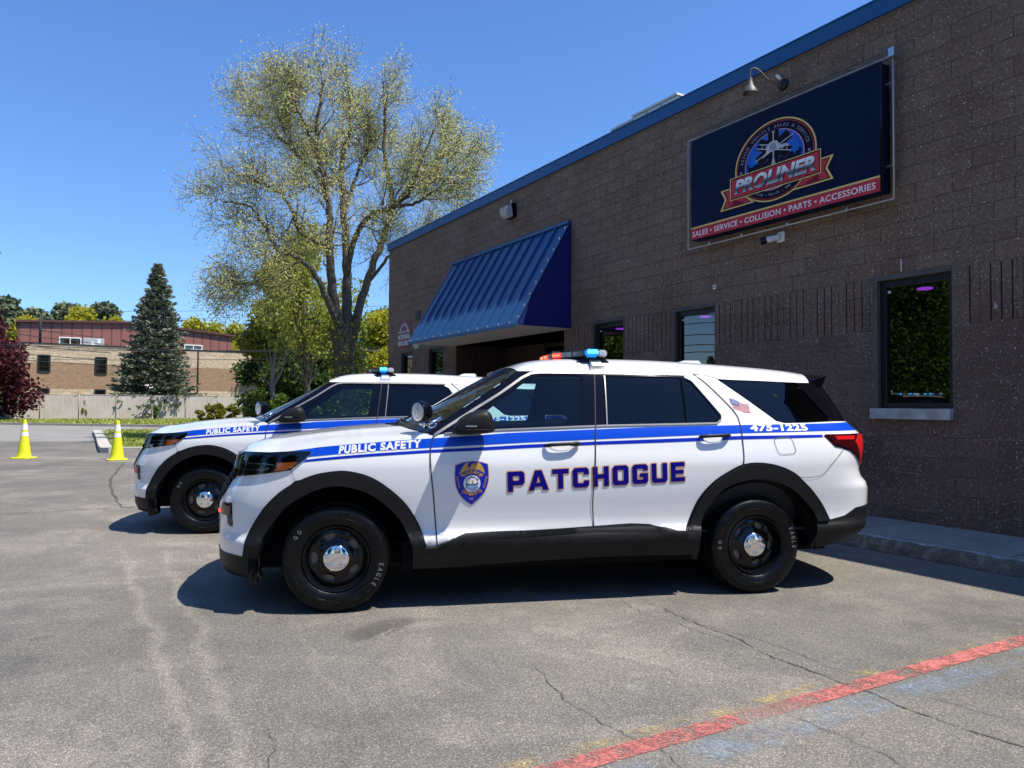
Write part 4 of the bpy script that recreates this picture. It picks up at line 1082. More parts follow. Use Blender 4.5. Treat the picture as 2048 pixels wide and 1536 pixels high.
# painted stripe with fading blue and yellow ghosts beside it
def paint_strip(name, pts, m, z, cov=None, n=60):
    """pts: list of (left, right) edge points on the ground"""
    V, F, C = [], [], []
    L = resample([p[0] for p in pts], .05, False); Rr = [p[1] for p in pts]
    k = len(L)
    def at(line, t):
        return pl(line, t)
    for i in range(k):
        t = i/(k-1); a, b = at([p[0] for p in pts], t), at([p[1] for p in pts], t)
        for j in range(5):
            u = j/4; V.append((a[0]+(b[0]-a[0])*u, a[1]+(b[1]-a[1])*u, z))
            C.append((cov(t, u) if cov else 1.))
    for i in range(k-1):
        for j in range(4): F.append((5*i+j, 5*i+j+1, 5*i+j+6, 5*i+j+5))
    o = mk(name, V, F, m, smooth=False); o['kind'] = 'structure'
    at_ = o.data.attributes.new('cover', 'FLOAT', 'POINT'); at_.data.foreach_set('value', C); return o
import random as _rnd
P0, P1 = np.array([.10, 2.79]), np.array([3.115, 4.45]); dv_ = (P1-P0)/np.linalg.norm(P1-P0); nv_ = np.array([-dv_[1], dv_[0]])
def edge(s, o): p = P0+dv_*s+nv_*o; return (float(p[0]), float(p[1]))
LEN = float(np.linalg.norm(P1-P0))
paint_strip('red_parking_line', [(edge(-1.2, .055), edge(-1.2, -.055)), (edge(LEN+3, .055), edge(LEN+3, -.055))], M['redpaint'], .004,
            lambda t, u: (1. if t > .46 else .90 if t > .36 else .80) if not (.285 < t < .355) else (.25 if .30 < t < .345 else .8))
paint_strip('blue_parking_line', [(edge(-1.2, -.06), edge(-1.2, -.30)), (edge(LEN+3, -.06), edge(LEN+3, -.24))], M['bluepaint'], .003, lambda t, u: (1 if .08 < u < .95 else .0)*(.9 if t < .5 else .7))
paint_strip('yellow_parking_line', [(edge(-1.2, .15), edge(-1.2, .02)), (edge(LEN+3, .14), edge(LEN+3, .03))], M['yellowpaint'], .0022, lambda t, u: (1 if .1 < u < .95 else 0)*(1 if t < .45 else .55))
# cracks
def crack(pts, wd, seed, z=.0045):
    rn = random.Random(seed); P = resample(pts, .035, False); V, F = [], []
    off = 0
    for i, p in enumerate(P):
        off = off*.86+rn.gauss(0, .0075); q = P[min(i+1, len(P)-1)]; o = P[max(i-1, 0)]
        t = np.array([q[0]-o[0], q[1]-o[1]]); t /= np.linalg.norm(t); nn = np.array([-t[1], t[0]]); w_ = .62*wd*rn.uniform(.15, 1.6)*(.35+.65*min(1, 6*min(i, len(P)-1-i)/len(P)))
        c = np.array(p)+nn*off
        V += [(*(c+nn*w_/2), z), (*(c-nn*w_/2), z)]
    for i in range(len(P)-1): F.append((2*i, 2*i+1, 2*i+3, 2*i+2))
    o = mk('pavement_crack', V, F, M['crack'], smooth=False); o['kind'] = 'structure'

for k_, (pts, wd) in enumerate([
    ([(.96, 5.32), (1.12, 4.87), (1.30, 4.50), (1.47, 4.14), (1.59, 3.94), (1.73, 3.71), (1.83, 3.46), (1.95, 3.23), (2.11, 3.03), (2.3, 2.7), (2.7, 2.1)], .011),
    ([(.78, 5.35), (.86, 4.96), (1.08, 4.70), (1.26, 4.43), (1.40, 4.2)], .006),
    ([(1.02, 5.25), (1.24, 4.71), (1.49, 4.46), (1.64, 4.21), (1.70, 4.0), (1.81, 3.84), (2.03, 3.53), (2.27, 3.25), (2.7, 2.7)], .005),
    ([(.10, 4.0), (.17, 3.82), (.31, 3.44), (.43, 3.25), (.56, 3.08), (.62, 2.99), (.64, 2.89), (.66, 2.5)], .006),
    ([(1.18, 3.5), (1.30, 3.29), (1.42, 3.12), (1.52, 2.94), (1.60, 2.6)], .005),
    ([(-9.11, 17.2), (-7.33, 13.35), (-6.11, 11.21), (-5.20, 9.78), (-4.95, 9.68)], .05),
    ([(-9.5, 9.5), (-6.34, 9.08), (-5.88, 9.31), (-5.45, 9.66), (-5.05, 9.86), (-3.2, 10.4)], .035),
    ([(-1.04, 3.18), (-.94, 2.98), (-.90, 2.80), (-.86, 2.5)], .008),
    ([(-16, 15.0), (-13, 15.4), (-10.5, 15.2), (-7, 15.9)], .06), ([(-18, 22.0), (-15, 21.6), (-12, 22.2)], .08)]): crack(pts, wd, k_)
def blot(name, pts, m, z):
    ctr = np.mean(np.array(pts), 0); P = smooth_line(pts, 6, True); V = [(*ctr, z)]; C = [1.]
    for f, c in ((.6, .9), (1., 0.)):
        V += [(*(ctr+(np.array(p)-ctr)*f), z) for p in P]; C += [c]*len(P)
    n = len(P); F = [(0, 1+i, 1+(i+1) % n) for i in range(n)]+[(1+i, 1+n+i, 1+n+(i+1) % n, 1+(i+1) % n) for i in range(n)]
    o = mk(name, V, F, m, smooth=False); o['kind'] = 'structure'; a_ = o.data.attributes.new('cover', 'FLOAT', 'POINT'); a_.data.foreach_set('value', C)
blot('oil_stain', [(-1.02, 4.42), (-.90, 4.72), (-.72, 4.86), (-.60, 4.80), (-.70, 4.52), (-.86, 4.32)], M['stain'], .002)
for q in ([(-1.03, 3.95), (-.84, 4.38), (-.62, 4.84), (-.60, 4.82), (-.81, 4.34), (-1.0, 3.92)], [(-.06, 4.13), (.23, 4.20), (.64, 4.53), (.66, 4.50), (.26, 4.15), (0, 4.10)], [(.55, 3.5), (.66, 3.56), (.70, 3.9), (.60, 3.84)]): blot('pale_scuff', q, M['scuff'], .0028)

# ================================================================== workshop building (wall frame: x to the viewer's right, y into the wall)
TH = .5428; WD_ = 9.3917*math.cos(TH); W0 = Vector((math.cos(TH)*WD_, math.sin(TH)*WD_, 0))
WM = Matrix.Translation(W0) @ Matrix.Rotation(TH-math.pi/2, 4, 'Z')
def wall_empty(name, s, z, off=0., parent=None):
    o = empty(name); p = WM @ Vector((-s, -off, z)); o.location = p; o.rotation_euler = (0, 0, TH-math.pi/2); return o
def ground_strip(name, off0, off1, z0, z1, s0, s1, m):
    """box along the wall between two distances from it"""
    bm = bmesh.new(); box(bm, -s1, -s0, -off1, -off0, z0, z1); o = from_bm(name, bm, m); o.matrix_world = WM; o['kind'] = 'structure'; return o
def build_sidewalk():
    # slabs with joints, a crumbling kerb edge
    bm = bmesh.new(); s = -9.
    ys = [-.0, -1.16]
    while s < 22:
        box(bm, -s-1.508, -s-.012, -1.16, -.002, .02, .132); s += 1.52
    bmesh.ops.bevel(bm, geom=[e for e in bm.edges], offset=.006, segments=1, affect='EDGES')
    o = from_bm('sidewalk', bm, M['concrete']); o.matrix_world = WM; o['kind'] = 'structure'
    rn = random.Random(4); bm = bmesh.new(); n = 520; rows = []
    for i in range(n+1):
        s = -9+31*i/n; j = lambda a: rn.gauss(0, a)
        rows.append([bm.verts.new(q) for q in ((-s, -1.158, .118), (-s, -1.162, .129+j(.003)), (-s, -1.225+j(.010), .124+j(.006)), (-s, -1.262+j(.008), .100+j(.006)), (-s, -1.285+j(.007), .05+j(.006)), (-s, -1.30+j(.006), .004))])
    for A, B in zip(rows, rows[1:]):
        for k in range(5):
            f = bm.faces.new((A[k], A[k+1], B[k+1], B[k])); f.material_index = 1 if k in (0, 1) else 0; f.smooth = True
    bmesh.ops.recalc_face_normals(bm, faces=bm.faces[:])
    o = from_bm('kerb', bm, [M['kerb'], M['kerbedge']]); o.matrix_world = WM; o['kind'] = 'structure'
build_sidewalk()

def block_material():
    m = mat('split_face_block', (.12, .10, .09), .93, spec=.2); t = NT(m); v = t.coord()
    sp = t.n('SeparateXYZ', {0: v})
    zz = t.math('ADD', sp.outputs[2], -.064); xx = t.math('ADD', sp.outputs[0], 4.0)
    uv = t.n('CombineXYZ', {0: xx, 1: zz}).outputs[0]
    br = t.n('TexBrick', {'Vector': uv, 'Color1': (.3, .3, .3, 1), 'Color2': (.7, .7, .7, 1), 'Mortar': (0, 0, 0, 1), 'Scale': 1., 'Mortar Size': .0045, 'Mortar Smooth': .25, 'Bias': 0., 'Brick Width': .4064, 'Row Height': .2032}, offset=.5)
    cell = t.n('SeparateColor', {0: br.outputs['Color']}).outputs[0]
    hi = t.ramp(sp.outputs[2], [(0, (0, 0, 0)), (1, (1, 1, 1))])
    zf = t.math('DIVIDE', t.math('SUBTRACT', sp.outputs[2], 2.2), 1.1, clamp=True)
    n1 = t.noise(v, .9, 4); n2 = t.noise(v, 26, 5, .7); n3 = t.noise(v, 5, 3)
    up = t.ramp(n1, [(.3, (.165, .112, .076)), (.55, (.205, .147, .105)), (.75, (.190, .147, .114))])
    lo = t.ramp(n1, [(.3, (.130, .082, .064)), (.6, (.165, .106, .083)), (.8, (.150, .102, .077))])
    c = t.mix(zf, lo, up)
    c = t.mix(1., c, t.ramp(cell, [(.3, (.91, .90, .90)), (.7, (1.10, 1.09, 1.08))]), 'MULTIPLY')
    c = t.mix(1., c, t.ramp(n2, [(.3, (.66, .66, .66)), (.7, (1.38, 1.36, 1.34))]), 'MULTIPLY')
    # red brick-dust blush in places
    c = t.mix(t.math('MULTIPLY', t.ramp(n3, [(.56, (0, 0, 0)), (.72, (1, 1, 1))]), .35), c, (.150, .060, .045))
    mort = br.outputs['Fac']; pale = t.ramp(t.noise(v, 1.6, 3), [(.42, (0, 0, 0)), (.6, (1, 1, 1))])
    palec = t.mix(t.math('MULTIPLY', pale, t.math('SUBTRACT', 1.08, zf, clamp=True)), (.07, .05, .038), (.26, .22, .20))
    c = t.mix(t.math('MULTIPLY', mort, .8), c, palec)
    # pale aggregate chips
    for scale, thr, size, val in ((52., .72, .17, .66), (92., .76, .22, .46), (26., .90, .11, .8)):
        vo = t.n('TexVoronoi', {'Vector': v, 'Scale': scale}); rc = t.n('SeparateColor', {0: vo.outputs['Color']})
        on = t.math('MULTIPLY', t.math('GREATER_THAN', rc.outputs[0], thr), t.math('LESS_THAN', vo.outputs['Distance'], t.math('MULTIPLY', rc.outputs[1], size*1.7)))
        c = t.mix(t.math('MULTIPLY', on, .85), c, (val, val*.97, val*.92))
    t.col(c)
    h = t.math('ADD', t.math('MULTIPLY', t.noise(v, 34, 5, .75), 1.), t.math('MULTIPLY', mort, -.9))
    h = t.math('ADD', h, t.math('MULTIPLY', cell, .35)); t.bump(h, .75, .022); return m
M['block'] = block_material()
M['wframe'] = mat('dark_bronze_frame', (.018, .018, .022), .4, metal=.4)
M['soffframe'] = noisy('weathered_lintel', (.07, .06, .055), (.12, .10, .09), 5, .85)
M['sill'] = noisy('stained_stone_sill', (.30, .285, .27), (.52, .50, .48), 7, .9, .3, 60, .006)
M['wglass'] = glass('coated_window_glass', (.16, .19, .20), 2.4, .75)
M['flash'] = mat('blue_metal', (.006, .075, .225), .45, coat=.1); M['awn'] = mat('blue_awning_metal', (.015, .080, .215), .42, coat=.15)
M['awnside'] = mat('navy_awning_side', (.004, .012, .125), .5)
M['soffit'] = noisy('cream_soffit', (.50, .47, .41), (.58, .55, .48), 2, .8)
M['room'] = mat('dark_room', (.02, .02, .022), .9); M['violet'] = mat('violet_downlight', (.4, .1, .6), .5, emit=(.50, .06, .85), es=2.6)
M['cream'] = noisy('cream_metal', (.78, .77, .68), (.84, .83, .76), 3, .6)
GROOVE = [(-9., 4.224-.10), (5.063+.02, 7.582-.08), (8.41, 9.654-.02), (10.477, 11.41), (16.0, 16.73), (17.58, 18.71), (19.46, 20.50)]
WINS = [(4.224, 5.063, 1.395, 2.875), (7.582, 8.41, 1.395, 2.875), (9.654, 10.477, 1.395, 2.875), (16.73, 17.58, 1.395, 2.86), (18.71, 19.46, 1.395, 2.86)]
REC = (11.41, 16.0, 2.86, 1.45)
TOP = 6.02
def build_workshop():
    b = empty('workshop_building'); b.matrix_world = WM
    tag(b, 'dark speckled block workshop with blue roof edging along the right of the lot', 'building')
    bm = bmesh.new(); ss = sorted({-9., 20.5, REC[0], REC[1]} | {q for w_ in WINS for q in w_[:2]} | {q for g in GROOVE for q in g}); zs = [.10, 1.395, 2.299, 2.8975, 2.86, 2.875, TOP]; zs = sorted(zs)
    def hole(s, z):
        if REC[0] < s < REC[1] and z < REC[2]: return True
        return any(a < s < b_ and c < z < d for a, b_, c, d in WINS)
    for s0, s1 in zip(ss, ss[1:]):
        for z0, z1 in zip(zs, zs[1:]):
            s, z = (s0+s1)/2, (z0+z1)/2
            if hole(s, z): continue
            band = 2.299 < z < 2.8975 and any(a < s < b_ for a, b_ in GROOVE); y = .036 if band else 0
            bm.faces.new([bm.verts.new(q) for q in ((-s1, y, z0), (-s0, y, z0), (-s0, y, z1), (-s1, y, z1))])
    for a, b_ in GROOVE:                                            # fluted course: flush ribs with real grooves between
        k = math.floor((7.495-b_)/.1016); 
        while True:
            g1 = 7.495-.1016*k; g0 = g1-.1016; k += 1
            s1, s0 = min(g1-.008, b_), max(g0+.008, a)
            if g1 < a: break
            if s1-s0 > .01:
                box(bm, -s1, -s0, 0., .0355, 2.299, 2.8975)
                if k % 4 == 3 and g0 > a+.02: box(bm, -(g0+.008), -(g0-.008), .006, .0355, 2.299, 2.8975)
    for a, b_, c, d in WINS:                                        # reveals
        for q in (((-b_, 0, c), (-b_, .12, c), (-b_, .12, d), (-b_, 0, d)), ((-a, 0, c), (-a, 0, d), (-a, .12, d), (-a, .12, c)), ((-b_, 0, d), (-b_, .12, d), (-a, .12, d), (-a, 0, d)), ((-b_, 0, c), (-a, 0, c), (-a, .12, c), (-b_, .12, c))):
            bm.faces.new([bm.verts.new(p) for p in q])
    # far end and back walls, roof deck
    for q in (((-20.5, 0, .1), (-20.5, 0, TOP), (-20.5, 16, TOP), (-20.5, 16, .1)), ((9, 0, .1), (9, 16, .1), (9, 16, TOP), (9, 0, TOP)), ((-20.5, 16, .1), (-20.5, 16, TOP), (9, 16, TOP), (9, 16, .1))):
        bm.faces.new([bm.verts.new(p) for p in q])
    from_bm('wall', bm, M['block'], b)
    bm = bmesh.new(); box(bm, -20.45, 8.95, .05, 15.95, TOP-.30, TOP-.2); from_bm('roof', bm, M['plastic'], b)
    bm = bmesh.new(); box(bm, -20.56, 9.06, -.045, .30, TOP-.03, TOP+.165); box(bm, -20.56, -20.2, .302, 16, TOP-.03, TOP+.165); box(bm, -20.575, 9.07, -.058, .32, TOP+.166, TOP+.182)
    from_bm('roof_edging', bm, M['flash'], b)
    for i, (a, b_, c, d) in enumerate(WINS):
        bm = bmesh.new()
        f = .055
        box(bm, -b_+.001, -b_+f, .05, .115, c, d-.002); box(bm, -a-f, -a-.001, .05, .115, c, d-.002); box(bm, -b_+f, -a-f, .05, .115, d-.075, d-.002); box(bm, -b_+f, -a-f, .05, .115, c, c+.06)
        box(bm, -b_+f, -b_+f+.018, .052, .085, c+.06, d-.075)
        w_ = from_bm('window', bm, M['wframe'], b)
        bm = bmesh.new(); bm.faces.new([bm.verts.new(q) for q in ((-b_+f, .09, c+.06), (-a-f, .09, c+.06), (-a-f, .09, d-.075), (-b_+f, .09, d-.075))]); from_bm('pane', bm, M['wglass'], w_)
        bm = bmesh.new(); box(bm, -b_-.055, -b_+.002, -.012, -.001, c-.0, d+.06); box(bm, -b_+.002, -a-.002, -.012, -.001, d, d+.062); from_bm('lintel', bm, M['soffframe'], w_)
        bm = bmesh.new(); box(bm, -b_-.065, -a+.006, -.075, .05, c-.125, c-.003, bev=.006); from_bm('sill', bm, M['sill'], w_)
        if i < 3:
            bm = bmesh.new(); box(bm, -b_+f+.015, -b_+f+.05, .088, .0895, d-.145, d-.115); from_bm('sticker', bm, M['wvinyl'], w_)
    bm = bmesh.new(); R0 = bm
    for s0, s1 in ((3.0, 11.2),):
        for q in (((-s1, .2, 0), (-s0, .2, 0), (-s0, 5, 0), (-s1, 5, 0)), ((-s1, .2, 2.9), (-s1, 5, 2.9), (-s0, 5, 2.9), (-s0, .2, 2.9)), ((-s1, 5, 0), (-s0, 5, 0), (-s0, 5, 2.9), (-s1, 5, 2.9)), ((-s0, .2, 0), (-s0, .2, 2.9), (-s0, 5, 2.9), (-s0, 5, 0)), ((-s1, .2, 0), (-s1, 5, 0), (-s1, 5, 2.9), (-s1, .2, 2.9))):
            bm.faces.new([bm.verts.new(p) for p in q])
    for s0, s1 in ((16.5, 20.3),):
        box(bm, -s1, -s0, 1.8, 2.0, 0, 3)
    from_bm('office_room', bm, M['room'], b)
    for s, d in ((5.10, 1.05), (8.66, .92), (11.0-.05, 1.0)):
        bm = bmesh.new(); lathe(bm, [(0, 2.882), (.085, 2.882), (.09, 2.898)], 20, Matrix.Translation((-s, d, 0))); from_bm('ceiling_light', bm, M['violet'], b)
    # entrance recess: side walls with wide fluting, back wall, doors
    s0, s1, zt, dp = REC; bm = bmesh.new()
    for q in (((-s1, 0, .1), (-s1, dp, .1), (-s1, dp, zt), (-s1, 0, zt)), ((-s0, 0, .1), (-s0, 0, zt), (-s0, dp, zt), (-s0, dp, .1))): bm.faces.new([bm.verts.new(p) for p in q])
    k = 0
    while k*.1016 < dp-.05:
        y0 = k*.1016+.006; y1 = min(y0+.0896, dp); box(bm, -s1+.001, -s1+.016, y0, y1, .1, zt); k += 1
    x = -s1
    while x < -s0-.02:
        x1 = min(x+.1016, -s0)
        mid = -(x+x1)/2
        if not (13.25 < mid < 14.2 or 11.5 < mid < 12.55): box(bm, x+.006, x1-.006, dp-.016, dp, .1, zt)
        x = x1
    bm.faces.new([bm.verts.new(p) for p in ((-s1, dp, .1), (-s0, dp, .1), (-s0, dp, zt), (-s1, dp, zt))])
    from_bm('entrance_recess', bm, M['brownblock'], b)
    for a, b_, nm in ((11.5, 12.55, 'entrance_door'), (13.25, 14.2, 'entrance_door')):
        bm = bmesh.new(); box(bm, -b_, -b_+.06, dp-.06, dp-.001, .13, zt-.02); box(bm, -a-.06, -a, dp-.06, dp-.001, .13, zt-.02); box(bm, -b_+.06, -a-.06, dp-.06, dp-.001, zt-.1, zt-.02); box(bm, -b_+.06, -a-.06, dp-.06, dp-.001, 2.16, 2.24); box(bm, -b_+.06, -a-.06, dp-.06, dp-.001, .13, .36)
        d_ = from_bm(nm, bm, M['wframe'], b)
        bm = bmesh.new(); box(bm, -b_+.06, -a-.06, dp-.03, dp-.022, .36, 2.16); box(bm, -b_+.06, -a-.06, dp-.03, dp-.022, 2.24, zt-.1); from_bm('pane', bm, M['doorglass'], d_)
    V, F = text2d('10', .03); V = fit(V)
    bm = bmesh.new(); vs = [bm.verts.new((-12.02+.36*u, dp-.034, 2.34+.30*v)) for u, v in V]
    for f in F: bm.faces.new([vs[i] for i in f])
    from_bm('house_number', bm, M['rednum'], b)
    bm = bmesh.new(); box(bm, -18.47, -18.19, -.02, -.001, 3.72, 3.96); from_bm('vent', bm, M['wframe'], b)
    bm = bmesh.new(); box(bm, -7.61, -7.555, -.016, -.001, 3.12, 3.185, bev=.004); bb = from_bm('junction_plate', bm, M['cream'], b)
    bm = bmesh.new(); box(bm, -7.594, -7.571, -.0175, -.0155, 3.14, 3.165); from_bm('plate_opening', bm, M['dark'], bb)
    for s, z0, z1 in ((4.773, 2.945, 3.085), ): 
        bm = bmesh.new(); tube(bm, [(-s, -.006, z0), (-s, -.008, z1)], .007, 6); from_bm('wall_bracket', bm, M['cream'], b)
    # paint drip scar on the block face right of the window
    bm = bmesh.new(); bm.faces.new([bm.verts.new(p) for p in ((-3.815, -.0015, 2.42), (-3.775, -.0015, 2.42), (-3.785, -.0015, 2.46), (-3.797, -.0015, 2.50), (-3.805, -.0015, 2.45))]); from_bm('mortar_smear', bm, M['sill'], b)
    return b
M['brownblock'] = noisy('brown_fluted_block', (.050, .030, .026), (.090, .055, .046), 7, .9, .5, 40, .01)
M['doorglass'] = glass('door_glass', (.04, .045, .05), 1.9, .8); M['rednum'] = mat('red_number', (.42, .03, .02), .5)
workshop = build_workshop()

def build_awning():
    a = empty('entrance_awning'); a.matrix_world = WM
    tag(a, 'blue standing seam metal awning with cream underside over the entrance', 'awning')
    s0, s1, zt, zb, pj = 11.185, 16.15, 4.88, 2.86, 1.20
    bm = bmesh.new()
    def sl(t, lift=0): # point on the slope (y, z)
        y = -.02-(pj-.02)*t; z = zt-(zt-zb-.02)*t; n = Vector((0, -(zt-zb), -pj)).normalized(); nn = Vector((0, n.z, -n.y)) if False else Vector((0, -(zt-zb), pj)).normalized()
        return y+nn.y*lift, z+nn.z*lift
    nseam = 12; w_ = (s1-s0)/nseam
    y0, z0 = sl(0); y1, z1 = sl(1)
    for k in range(nseam):
        xa, xb = -s1+w_*k, -s1+w_*(k+1)
        cols = [xa, xa+w_*.33, xa+w_*.66, xb]
        for c0, c1 in zip(cols, cols[1:]): bm.faces.new([bm.verts.new(p) for p in ((c0, y1, z1), (c1, y1, z1), (c1, y0, z0), (c0, y0, z0))])
    o = from_bm('awning_panel', bm, M['awn'], a)
    for k in range(nseam+1):
        bm = bmesh.new(); x = -s1+w_*k; wd = .012 if 0 < k < nseam else .03
        x = min(max(x, -s1+.03), -s0-.03)
        (ya, za), (yb, zb_), (yc, zc), (yd, zd) = sl(0, .002), sl(1, .002), sl(1, .040 if wd < .02 else .012), sl(0, .040 if wd < .02 else .012)
        for xx in (x,):
            A = [bm.verts.new(p) for p in ((xx-wd, ya, za), (xx-wd, yb, zb_), (xx-wd, yc, zc), (xx-wd, yd, zd))]; B = [bm.verts.new(p) for p in ((xx+wd, ya, za), (xx+wd, yb, zb_), (xx+wd, yc, zc), (xx+wd, yd, zd))]
            bm.faces.new(A); bm.faces.new(B[::-1])
            for i in range(4): bm.faces.new((A[i], B[i], B[(i+1) % 4], A[(i+1) % 4]))
        bmesh.ops.recalc_face_normals(bm, faces=bm.faces[:]); from_bm('standing_seam', bm, M['awn'], a)
    bm = bmesh.new(); box(bm, -s1, -s0, -.075, -.001, zt-.02, zt+.035); from_bm('top_flashing', bm, M['awn'], a)
    bm = bmesh.new()
    for x in (-s1, -s0):
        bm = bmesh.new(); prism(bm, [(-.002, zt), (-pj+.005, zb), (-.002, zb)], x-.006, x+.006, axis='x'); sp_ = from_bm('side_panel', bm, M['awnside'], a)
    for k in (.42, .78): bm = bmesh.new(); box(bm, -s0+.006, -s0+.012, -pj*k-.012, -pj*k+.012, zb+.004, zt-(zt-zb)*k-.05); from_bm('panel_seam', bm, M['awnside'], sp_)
    bm = bmesh.new(); box(bm, -s1+.01, -s0-.01, -pj+.012, -.003, zb-.012, zb-.001); box(bm, -14.0, -13.3, -.75, -.60, zb-.018, zb-.0125); from_bm('soffit', bm, M['soffit'], a)
    bm = bmesh.new(); y1, z1 = sl(1)
    box(bm, -s1-.012, -s0+.012, -pj-.012, -pj+.011, zb-.03, zb+.03); from_bm('drip_edge', bm, M['awn'], a)
    for k in range(9):                                              # bright rivet clips along the gable edge
        t = .06+k*.11; y, z = sl(t, .016); bm = bmesh.new(); box(bm, -s0-.055, -s0-.02, y-.02, y+.02, z-.022, z+.022); from_bm('clip', bm, M['alu'], a)
    for k in range(nseam):
        x = -s1+w_*(k+.32); y, z = sl(.985, .012); bm = bmesh.new(); box(bm, x-.014, x+.014, y-.012, y+.012, z-.02, z+.03); from_bm('clip', bm, M['alu'], a)
build_awning()

def build_sign():
    a = empty('shop_sign'); a.matrix_world = WM @ Matrix.Translation((-7.81, -.25, 3.85))
    tag(a, 'large navy shop sign with round rescue emblem, red ribbon and red bottom stripe', 'sign')
    Wd, Ht = 2.95, 1.485
    bm = bmesh.new(); box(bm, 0, Wd, 0, .17, 0, Ht); from_bm('sign_box', bm, M['signnavy'], a)
    bm = bmesh.new()
    for x in (Wd+.0015,):
        box(bm, Wd, Wd+.018, .0, .02, 0, Ht); box(bm, Wd, Wd+.012, .15, .17, 0, Ht)
        for k in range(6): lathe(bm, [(0, .004), (.008, .003), (.009, 0)], 8, Matrix.Translation((Wd+.018, .01, .1+.25*k)) @ Matrix.Rotation(R_(90), 4, 'Y'))
    from_bm('sign_side', bm, M['gloss'], a)
    # white tube frame standing off the wall
    bm = bmesh.new(); x0, x1, z0, z1, y = -.18, Wd+.085, -.085, Ht+.075, .12
    c = [(x0, y, z0), (x0, y, z1), (x1, y, z1), (x1, y, z0)]
    for i in range(4): tube(bm, [c[i], c[(i+1) % 4]], .011, 8)
    from_bm('tube_frame', bm, M['whitemetal'], a)
    for bx in [(x-.012, x+.012, y-.01, .25, z0-.012, z0+.03) for x in (.25, .85, 1.6, 2.45)]+[(x1-.10, x1, y-.008, y+.008, z-.012, z+.012) for z in (.3, 1.25)]+[(x1-.02, x1+.05, .06, .20, z1-.03, z1+.07)]:
        bm = bmesh.new(); box(bm, *bx); from_bm('frame_bracket', bm, M['alu'], a)
    def lay(name, loops, m, d, grow=0):
        V, F = polys2d(loops, grow); return mk(name, [(x, -d, z) for x, z in V], F, m, a, smooth=False)
    def txt(V, F, m, d, name='lettering'): return mk(name, [(x, -d, z) for x, z in V], F, m, a, smooth=False)
    lay('red_stripe', [[(0.002, .006), (Wd-.002, .006), (Wd-.002, .160), (.002, .160)]], M['signred'], .002)
    lay('gold_line', [[(.002, .163), (Wd-.002, .163), (Wd-.002, .186), (.002, .186)]], M['signgold'], .002)
    V, F = text2d('SALES \u2022 SERVICE \u2022 COLLISION \u2022 PARTS \u2022 ACCESSORIES', .018, 1.05); V = fit(V); txt([(.03+2.865*u, .042+.080*v) for u, v in V], F, M['signpink'], .0045)
    cx, cy = 1.486, .777
    E = lambda rx, ry, n=64: [(cx+rx*math.cos(t), cy+ry*math.sin(t)) for t in np.linspace(0, 2*math.pi, n, endpoint=False)]
    lay('gold_ring', [E(.645, .533)], M['signgold'], .002); lay('black_ring', [E(.622, .514)], M['signblack'], .003); lay('red_ring', [E(.606, .500)], M['signred'], .004); lay('navy_ring', [E(.596, .491)], M['signnavy2'], .005)
    lay('pink_ring', [E(.472, .392)], M['signpink2'], .006); lay('blue_disc', [E(.460, .381)], M['signblue'], .007)
    # skyline at the foot of the disc
    sk = [(1.02, .60)]; rn = random.Random(8); x = 1.04
    while x < 1.93:
        w_ = rn.uniform(.02, .05); h = rn.uniform(.03, .10) if abs(x-1.486) > .2 else .06
        sk += [(x, .735+h), (x+w_, .735+h)]; x += w_
    sk += [(1.95, .60)]
    sk = [(min(max(px, cx-.44*math.sqrt(max(.05, 1-((pz-cy)/.38)**2))), cx+.44*math.sqrt(max(.05, 1-((pz-cy)/.38)**2))), pz) for px, pz in sk]
    lay('skyline', [sk], M['signnavy2'], .008)
    # six-armed rescue star with ladder, helmet and tools
    sc = (1.489, .935); ax_, az = 1.21, 1.
    for k in range(3):
        a_ = R_(90+60*k); dx, dz = math.cos(a_), math.sin(a_); px, pz = -dz, dx
        q = [(sc[0]+ax_*(dx*l+px*w_), sc[1]+az*(dz*l+pz*w_)) for l, w_ in ((-.235, -.068), (.235, -.068), (.235, .068), (-.235, .068))]
        lay('star_arm', [q], M['signpurple'], .009+.0006*k, .007); lay('star_arm', [q], M['signblack'], .0112+.0004*k)
    lay('star_staff', [[(1.482, 1.13), (1.496, 1.13), (1.500, .72), (1.478, .72)], ], M['signsilver'], .0128)
    lay('star_staff', [[(1.465, 1.155), (1.513, 1.155), (1.505, 1.135), (1.473, 1.135)]], M['signsilver'], .0128); lay('nozzle', [[(1.476, .80), (1.502, .80), (1.525, .715), (1.453, .715)]], M['signsilver'], .0128)
    def bar(p, q, w_, m, d, nm='ladder_rail'):
        p, q = np.array(p), np.array(q); t = (q-p)/np.linalg.norm(q-p); n = np.array([-t[1], t[0]])*w_/2; lay(nm, [[tuple(p+n), tuple(q+n), tuple(q-n), tuple(p-n)]], m, d)
    bar((1.20, .83), (1.80, 1.03), .012, M['signsilver'], .0132, 'pike_pole'); bar((1.22, 1.00), (1.76, .83), .012, M['signsilver'], .0132); bar((1.26, 1.045), (1.74, .90), .012, M['signsilver'], .0132)
    for k in range(7): bar((1.30+.065*k, .975-.0205*k), (1.325+.065*k, 1.025-.0205*k), .010, M['signsilver'], .0130, 'ladder_rung')
    lay('helmet', [[(1.37, .905), (1.385, .975), (1.43, 1.02), (1.49, 1.035), (1.55, 1.015), (1.585, .965), (1.60, .94), (1.66, .945), (1.72, .93), (1.70, .905), (1.58, .90), (1.46, .895), (1.36, .865), (1.31, .835), (1.33, .87)]], M['signsilver'], .0138)
    lay('helmet_shade', [[(1.43, .92), (1.44, .985), (1.48, 1.01), (1.53, .99), (1.54, .925), (1.49, .905)]], M['signgrey'], .0144)
